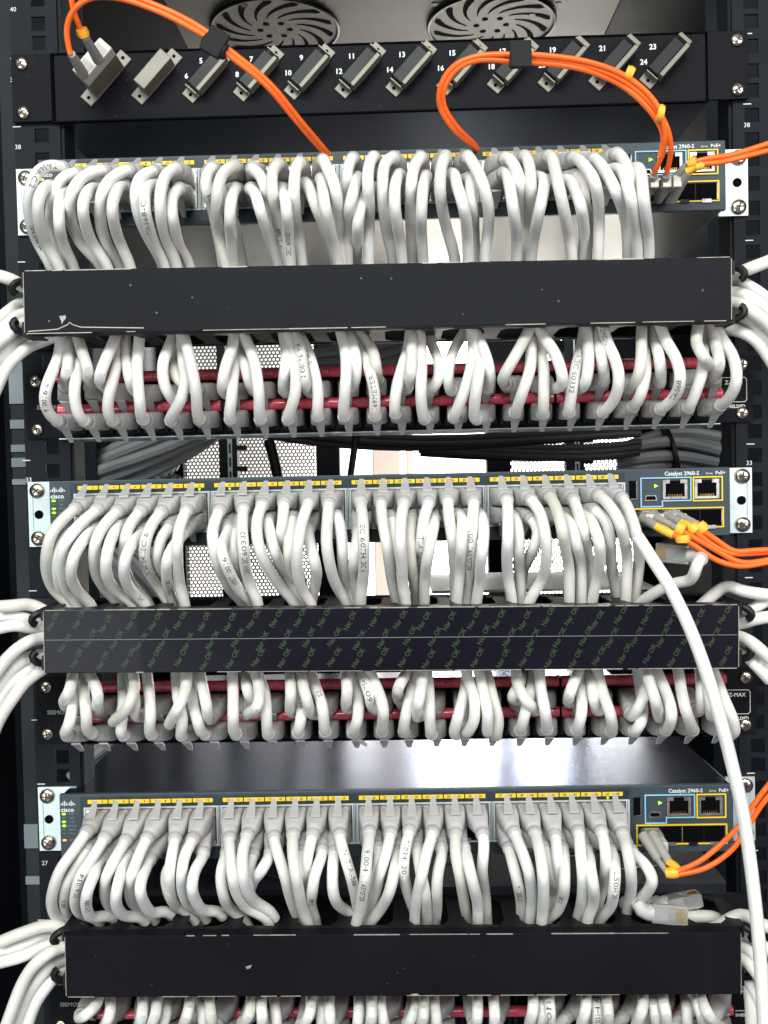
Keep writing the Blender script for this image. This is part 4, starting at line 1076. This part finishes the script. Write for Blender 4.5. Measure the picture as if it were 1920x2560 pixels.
# cord 1: from the beige duplex connector, over the top, down to the switch
t1, off1 = cord('orange fibre cord looping from the beige connector at top left to the switch', [
  [(176, 136, -72), (165, 80, -78), (179, 30, -84), (222, -4, -88), (290, -6, -88), (370, 18, -86), (445, 52, -84), (528, 100, -80), (570, 136, -78), (664, 212, -70), (740, 302, -50), (815, 388, -18), (830, 405, -8)],
  [(206, 84, -70), (191, 50, -76), (177, 0, -82), (185, -40, -86), (260, -52, -88), (340, -8, -88), (450, 40, -84), (532, 90, -80), (577, 128, -78), (672, 206, -70), (750, 300, -50), (822, 386, -18), (836, 405, -8)]],
  clips=[((211, 92, -69), (203, 72, -72), 3.3)],
  boots=[((208, 186, -38), (178, 134, -72), 3.4, 2.2), ((246, 150, -38), (212, 92, -69), 3.4, 2.2)])
# duplex connector body
ad = UF.loc(217, 252, -2); th = math.radians(47)
cn = thing('duplex_connector', UF.world(ad.x+13.2, -22, ad.z+14.4), 'beige duplex fibre connector plugged into the first adapter at top left', 'connector', None, UF.ang)
mt = Matrix.Rotation(-th, 4, 'Y'); m = MB(); m.box(-13.5, 13.5, -9, 1, -5.3, 5.3, mtx=mt, ch=1.0); m.build('connector_housing', 'sc', cn)
m = MB()
for q in (-6.4, 6.4): m.box(q-3.9, q+3.9, -9.3, -8.9, -3.8, 3.8, mtx=mt)
m.build('boot_socket', 'fboot', cn)
# cord 2: loop on the right
t2, off2 = cord('orange fibre cord looping in front of the upper right panel numbers', [
  [(1198, 392, -8), (1190, 371, -20), (1133, 322, -45), (1098, 264, -58), (1100, 218, -66), (1130, 168, -72), (1195, 140, -76), (1300, 136, -78), (1390, 142, -78), (1470, 155, -78), (1548, 182, -77), (1605, 220, -75), (1648, 272, -72), (1664, 335, -66), (1656, 385, -56), (1636, 432, -46)],
  [(1300, 146, -76), (1390, 152, -76), (1470, 166, -76), (1545, 194, -75), (1600, 232, -73), (1650, 284, -70), (1673, 335, -66), (1678, 378, -58), (1667, 432, -46)]],
  clips=[((1564, 180, -76), (1582, 188, -76), 3.8), ((1642, 282, -70), (1658, 284, -70), 4.4)], boots=[((1612, 500, -24), (1634, 438, -44), 3.1, 2.4), ((1645, 500, -24), (1666, 438, -44), 3.1, 2.4)])
cord('second orange cord in the same right hand loop, lying just inside it', [
  [(1205, 392, -6), (1185, 360, -24), (1142, 318, -45), (1108, 262, -58), (1110, 222, -65), (1136, 176, -71), (1198, 149, -75), (1300, 155, -75), (1380, 160, -75), (1462, 174, -75), (1538, 204, -73), (1590, 240, -72), (1640, 296, -68), (1660, 345, -62), (1650, 390, -55)]])
for (a, b, lab) in ((( 538, 116, -80), 0, 'black hook and loop tie around the orange band at upper left'), ((1300, 147, -77), 1, 'black hook and loop tie around the orange loop at upper right')):
    c = P(*a); m = MB(); dirv = Vector((1, 0, -.62)).normalized() if b == 0 else Vector((1, 0, -.0)).normalized()
    ln = 7.0 if b == 0 else 6.2
    pts = [c-dirv*ln, c-dirv*ln*.3, c+dirv*ln*.3, c+dirv*ln]
    m.tube(pts, [4.6, 5.0, 4.9, 4.5], 14); 
    q = Matrix.Translation(c) @ Matrix.Rotation(math.atan2(-dirv.z, dirv.x), 4, 'Y'); m.box(-6.0, 6.0, -5.2, -1, -6.4, 8.5, mtx=q, ch=.6)
    o = m.build('cable_tie', 'velcro', None, off=c); tag(o, lab, 'cable tie', 'black hook and loop ties')
# little LC plug bodies
def lc(u, x, z, lab, tilt=0):
    t = thing('fibre_plug', u.world(x, -18, z), lab, 'fibre plug', 'fibre plugs in the module cages', u.ang)
    m = MB(); m.box(-6.2, 6.2, -13, -.5, -4.6, 4.6, ch=.6); m.build('module_shell', 'adapter', t)
    for q in (-3.2, 3.2):
        m = MB(); m.box(q-2.6, q+2.6, -24, -13.1, -3.6, 3.8, ch=.7); m.build('plug_body', 'sc', t)
        m = MB(); m.prism([(q-1.2, 0), (q+1.2, 0), (q+1.2, 0.01), (q-1.2, 0.01)], 0, 0.01); 
    m = MB(); m.box(-5, 5, -12, -3, 4.6, 5.6); m.build('bail_latch', 'jackm', t)
lc(U_S[0], 166, -10.2, 'left beige fibre plug in the cages of the top switch'); lc(U_S[0], 180, -10.2, 'right beige fibre plug in the cages of the top switch')
lc(U_S[1], 166, -10.2, 'left beige fibre plug in the cages of the middle switch'); lc(U_S[1], 180, -10.2, 'right beige fibre plug in the cages of the middle switch')
lc(U_S[2], 166, -10.2, 'single beige fibre plug in the cages of the bottom switch')
cord('pair of orange fibres leaving the top switch towards the right edge', [
  [(1735, 405, -50), (1780, 394, -52), (1828, 388, -52), (1930, 356, -52)], [(1752, 410, -50), (1790, 408, -52), (1828, 400, -52), (1930, 374, -52)]],
  clips=[((1722, 412, -47), (1742, 402, -50), 3.0), ((1715, 430, -46), (1755, 408, -50), 2.2), ((1738, 418, -50), (1758, 414, -50), 2.0)], boots=[((1652, 488, -26), (1716, 414, -46), 3.4, 2.2), ((1678, 500, -26), (1722, 430, -46), 3.4, 2.3)])
cord('left pair of orange fibres bending away from the middle switch', [
  [(1683, 1338, -58), (1735, 1362, -60), (1785, 1398, -60), (1850, 1416, -60), (1930, 1404, -60)], [(1702, 1326, -58), (1760, 1358, -60), (1812, 1388, -60), (1858, 1408, -60), (1930, 1398, -60)]],
  clips=[((1640, 1315, -52), (1684, 1338, -58), 2.5), ((1692, 1318, -56), (1712, 1326, -58), 4.2), ((1706, 1338, -60), (1708, 1356, -60), 4.0)], boots=[((1606, 1296, -36), (1642, 1316, -52), 3.2, 2.4), ((1625, 1288, -36), (1695, 1322, -56), 3.2, 1.9)])
cord('right pair of orange fibres bending away from the middle switch', [
  [(1738, 1330, -56), (1775, 1358, -58), (1820, 1384, -58), (1870, 1384, -58), (1930, 1380, -58)], [(1755, 1326, -56), (1795, 1352, -58), (1835, 1380, -58), (1880, 1376, -60), (1930, 1374, -60)]],
  clips=[((1700, 1306, -50), (1732, 1320, -54), 2.5), ((1728, 1316, -54), (1742, 1330, -56), 4.0), ((1746, 1310, -55), (1762, 1328, -56), 3.6)], boots=[((1664, 1290, -36), (1700, 1306, -50), 3.2, 2.4), ((1682, 1284, -36), (1750, 1314, -55), 3.2, 2.0)])
cord('pair of orange fibres rising from the bottom switch behind the loose cable', [
  [(1680, 2182, -60), (1745, 2156, -62), (1805, 2108, -62), (1848, 2064, -62), (1895, 1996, -62), (1935, 1945, -62)], [(1682, 2188, -60), (1760, 2172, -62), (1830, 2125, -62), (1872, 2062, -62), (1905, 2010, -62), (1935, 1975, -62)]],
  clips=[((1666, 2150, -52), (1700, 2176, -60), 2.3), ((1664, 2182, -58), (1696, 2182, -60), 3.0)], boots=[((1606, 2086, -36), (1645, 2150, -50), 3.3, 2.6), ((1645, 2150, -50), (1668, 2182, -58), 1.8, 1.5), ((1630, 2084, -36), (1672, 2154, -54), 3.3, 2.4)])
# ------------------------------------------------------------ loose clear plugs
def clear_plug(c, ax, upv, lab, tail):
    """ax = direction from cable to contacts"""
    ax = Vector(ax).normalized(); n = (Vector(upv)-ax*Vector(upv).dot(ax)).normalized(); sd = ax.cross(n)
    mt = Matrix((( ax.x, n.x, sd.x, 0), (ax.y, n.y, sd.y, 0), (ax.z, n.z, sd.z, 0), (0, 0, 0, 1)))
    t = thing('loose_plug', c, lab, 'loose plug', 'loose clear network plugs')
    m = MB(); m.box(-11, 11, -4, 4, -5.9, 5.9, mtx=mt, ch=.6); m.build('plug_shell', 'clear', t)
    m = MB(); m.box(-10, -1, -3, 3, -4.4, 4.4, mtx=mt, ch=.8); m.build('cable_core', 'boot', t)
    m = MB()
    for q in range(8): m.box(3.5, 9.6, 4.05, 4.4, -4.1+q*1.07, -3.6+q*1.07, mtx=mt)
    m.build('contacts', 'gold', t)
    m = MB(); m.add([mt @ Vector(v) for v in ((11, -4, -3), (11, -4, 3), (-9, -9.5, 2.4), (-9, -9.5, -2.4), (11, -5, -3), (11, -5, 3), (-9, -10.4, 2.4), (-9, -10.4, -2.4))], [(0, 1, 2, 3), (7, 6, 5, 4), (0, 4, 5, 1), (2, 6, 7, 3), (1, 5, 6, 2), (3, 7, 4, 0)])
    m.build('latch_tab', 'clear', t)
    pts = [Vector((0, 0, 0))-ax*10, Vector((0, 0, 0))-ax*18]+[q-Vector(c) for q in tail]
    sp, L = resample(catmull(pts, 3), 2.5); b = MB(); nb = int(16/L*len(sp)); b.tube(sp[:nb], [5.2-1.3*j/nb+(.3 if j % 2 else 0) for j in range(nb)], 14); b.build('boot', 'boot', t, smooth=True)
    b = MB(); b.tube(sp[nb-1:], R, 14); b.build('jacket', 'cable2', t, smooth=True)
    return t
c = P(1686, 1384, -44)
clear_plug(c, (-.72, .68, .05), (-.68, -.72, .05), 'clear plug standing up beside the long loose cable, gold contacts showing', [P(1742, 1412, -66), P(1728, 1450, -58), P(1684, 1458, -48), P(1640, 1480, -40), P(1606, 1502, -34), P(1590, 1520, -28)])
cl = MB(); cl.tube(catmull([P(1668, 1420, -38), P(1700, 1438, -38), P(1735, 1425, -36), P(1742, 1392, -34)]), [4.5]*len(catmull([P(1668, 1420, -38), P(1700, 1438, -38), P(1735, 1425, -36), P(1742, 1392, -34)])), 10)
c = P(1672, 2286, -40)
clear_plug(c, (1, -.05, -.10), (.05, -1, .35), 'clear plug lying on the bottom manager, gold contacts facing out', [P(1600, 2256, -40), P(1576, 2248, -34), P(1560, 2256, -26)])
c = P(1708, 2252, -22)
clear_plug(c, (1, .05, .15), (0, .1, 1), 'second clear plug lying behind the first on the bottom manager', [P(1650, 2256, -20), P(1610, 2262, -18)])
pts = [P(1706, 2290, -24), P(1745, 2290, -24), P(1785, 2292, -22), P(1800, 2300, -20)]
simple('patch_cable', pts, 3.9, 'cable2', 'short white cable end beside the loose clear plugs', 'patch cable')
# ------------------------------------------------------------ bundles hanging further back
def bundle(name, lab, cat, pts3, n, r, spread, m_, group='cable bundles behind the front rails', tie=None):
    off = Vector(pts3[0]); t = thing(name, off, lab, cat, group)
    for k in range(n):
        a = k*2.4; rr = spread*math.sqrt((k+.5)/n); pl = []
        for j, p in enumerate(pts3):
            w = 1 if 0 < j < len(pts3)-1 else .9
            pl.append(Vector(p)+Vector((0.25*rr*math.cos(a), rr*math.cos(a+j*.25)*w, rr*math.sin(a+j*.25)*w)))
        sp, L = resample(catmull(pl, 8), 8); m = MB(); m.tube(sp, r, 8); m.v = [v-off for v in m.v]; m.build('cable', m_, t, smooth=True)
    if tie:
        c = Vector(tie[0])-off; d = Vector(tie[1]).normalized(); m = MB(); m.tube([c-d*1.6, c+d*1.6], spread+r+2, 20); m.build('tie_strap', 'black', t, smooth=True)
    return t
bundle('cable_bundle', 'thick grey cable bundle slanting up behind the left of the middle switch', 'cable bundle', [P(150, 1250, 330), P(260, 1190, 330), P(370, 1140, 340), P(480, 1085, 350), P(600, 1010, 370)], 12, 6, 24, 'grey_c')
bundle('cable_bundle', 'grey cable bundle sweeping down on the far left under the upper patch panel', 'cable bundle', [P(150, 1090, 420), P(230, 1130, 420), P(330, 1160, 430), P(430, 1210, 440)], 10, 6, 26, 'grey_c')
bundle('cable_bundle', 'silvery cable bundle below the middle switch, seen between its left cables', 'cable bundle', [P(250, 1330, 250), P(300, 1390, 250), P(370, 1450, 250), P(430, 1520, 250)], 10, 4.2, 20, 'grey_c')
bundle('cable_bundle', 'grey tied cable bundle above the right end of the middle switch', 'cable bundle', [P(1545, 1175, 300), P(1620, 1150, 300), P(1700, 1135, 300), P(1790, 1140, 300)], 16, 5.5, 26, 'grey_c', tie=(P(1668, 1142, 300), (1, 0, .2)))
bundle('cable_bundle', 'dark cable bundle sagging across behind the upper patch panel', 'cable bundle', [P(560, 1060, 200), P(760, 1092, 200), P(960, 1108, 200), P(1160, 1108, 200), P(1360, 1096, 200), P(1600, 1080, 200)], 4, 3.2, 5, 'dark_c')
bundle('cable_bundle', 'thin dark cable bundle dipping before the right perforated door', 'cable bundle', [P(1050, 1122, 260), P(1200, 1130, 260), P(1350, 1134, 260), P(1480, 1132, 260), P(1600, 1118, 260)], 5, 3.5, 6, 'dark_c')
0 and bundle('cable_bundle', 'dark cable bundle low behind the middle manager, before the right door', 'cable bundle', [P(1130, 1440, 420), P(1280, 1424, 420), P(1430, 1424, 420), P(1600, 1444, 420)], 8, 5, 14, 'dark_c')
bundle('cable_bundle', 'grey cable bundle in the gap between top manager and upper panel', 'cable bundle', [P(760, 925, 350), P(880, 912, 350), P(980, 890, 350), P(1060, 850, 350)], 8, 5.5, 18, 'grey_c')
bundle('cable_bundle', 'bright cable bundle left of the bottom switch under the lower panel', 'cable bundle', [P(190, 1930, 200), P(225, 1890, 200), P(270, 1850, 200), P(320, 1800, 200)], 8, 4, 14, 'grey_c')
simple('hanging_strap', [P(892, 1075, 90), P(886, 1120, 90), P(876, 1190, 90)], 2.6, 'black', 'thin black strap hanging in front of the bright rear opening', 'strap')
simple('hanging_strap', [P(672, 1100, 600), P(690, 1170, 600), P(715, 1300, 600), P(760, 1480, 600)], 7, 'black', 'thick black strap slanting before the left perforated door', 'strap')
# tray lip under the middle opening
m = MB(); a = P(1080, 1474, 60); b = P(1640, 1466, 60)
m.box(a.x, b.x, 60, 190, a.z-3, a.z-1); o = m.build('metal_tray', 'galv', None, off=(a.x, 60, a.z)); tag(o, 'pale metal tray edge behind the middle cable manager', 'tray')
m = MB(); m.add([P(888, 1842, -20), P(905, 1848, -22), P(918, 1860, -24), P(917, 1868, -24), P(900, 1860, -22), P(888, 1848, -20)]+[P(888, 1842, -17), P(905, 1848, -19), P(918, 1860, -21), P(917, 1868, -21), P(900, 1860, -19), P(888, 1848, -17)], [(0, 1, 2, 3, 4, 5), (11, 10, 9, 8, 7, 6)]+[(i, i+6, (i+1) % 6+6, (i+1) % 6) for i in range(6)])
o = m.build('loose_tag', 'grey_c', None, off=P(900, 1855, -20)); tag(o, 'small brownish tag hanging under the lower patch panel near its centre', 'tag')
# ------------------------------------------------------------ camera, light, world
cd = bpy.data.cameras.new('camera'); cam = bpy.data.objects.new('camera', cd); COL.objects.link(cam); SC.camera = cam
mw = Matrix((RT, UP, -fw)).transposed().to_4x4(); mw.translation = CAM*0.001; cam.matrix_world = mw
cd.sensor_fit = 'VERTICAL'; cd.sensor_height = 36; cd.lens = F/2560*36; cd.clip_start = .01; cd.clip_end = 50
def area(name, loc, target, sx, sy, power, col):
    l = bpy.data.lights.new(name, 'AREA'); l.shape = 'RECTANGLE'; l.size = sx; l.size_y = sy; l.energy = power; l.color = col
    o = bpy.data.objects.new(name, l); COL.objects.link(o); o.location = loc
    d = Vector(target)-Vector(loc); o.rotation_euler = d.to_track_quat('-Z', 'Y').to_euler(); return o
area('aisle_light', (-.25, -1.7, 2.75), (0, 0, 1.6), 1.6, .6, 58, (.96, 1, .95))
area('aisle_light_right', (1.1, -1.3, 1.9), (0.1, 0, 1.55), .7, .9, 17, (1, .93, .92))
area('aisle_fill_left', (-1.0, -1.5, 1.1), (0, 0, 1.5), .9, .9, 12, (.93, 1, .96))
area('rear_room_light', (1.2, 2.2, 1.35), (.35, 3.0, 1.6), .5, .5, 230, (1, .98, .95))
area('rear_room_light_low', (-.9, 2.2, .6), (-.4, 3.0, 1.4), .6, .4, 30, (1, .98, .96))
w = bpy.data.worlds.new('World'); SC.world = w; w.use_nodes = True
bg = w.node_tree.nodes['Background']; bg.inputs['Color'].default_value = (.68, .73, .98, 1); bg.inputs['Strength'].default_value = .18
SC.view_settings.view_transform = 'Standard'; SC.view_settings.look = 'None'; SC.view_settings.exposure = 0.0; SC.view_settings.gamma = 1
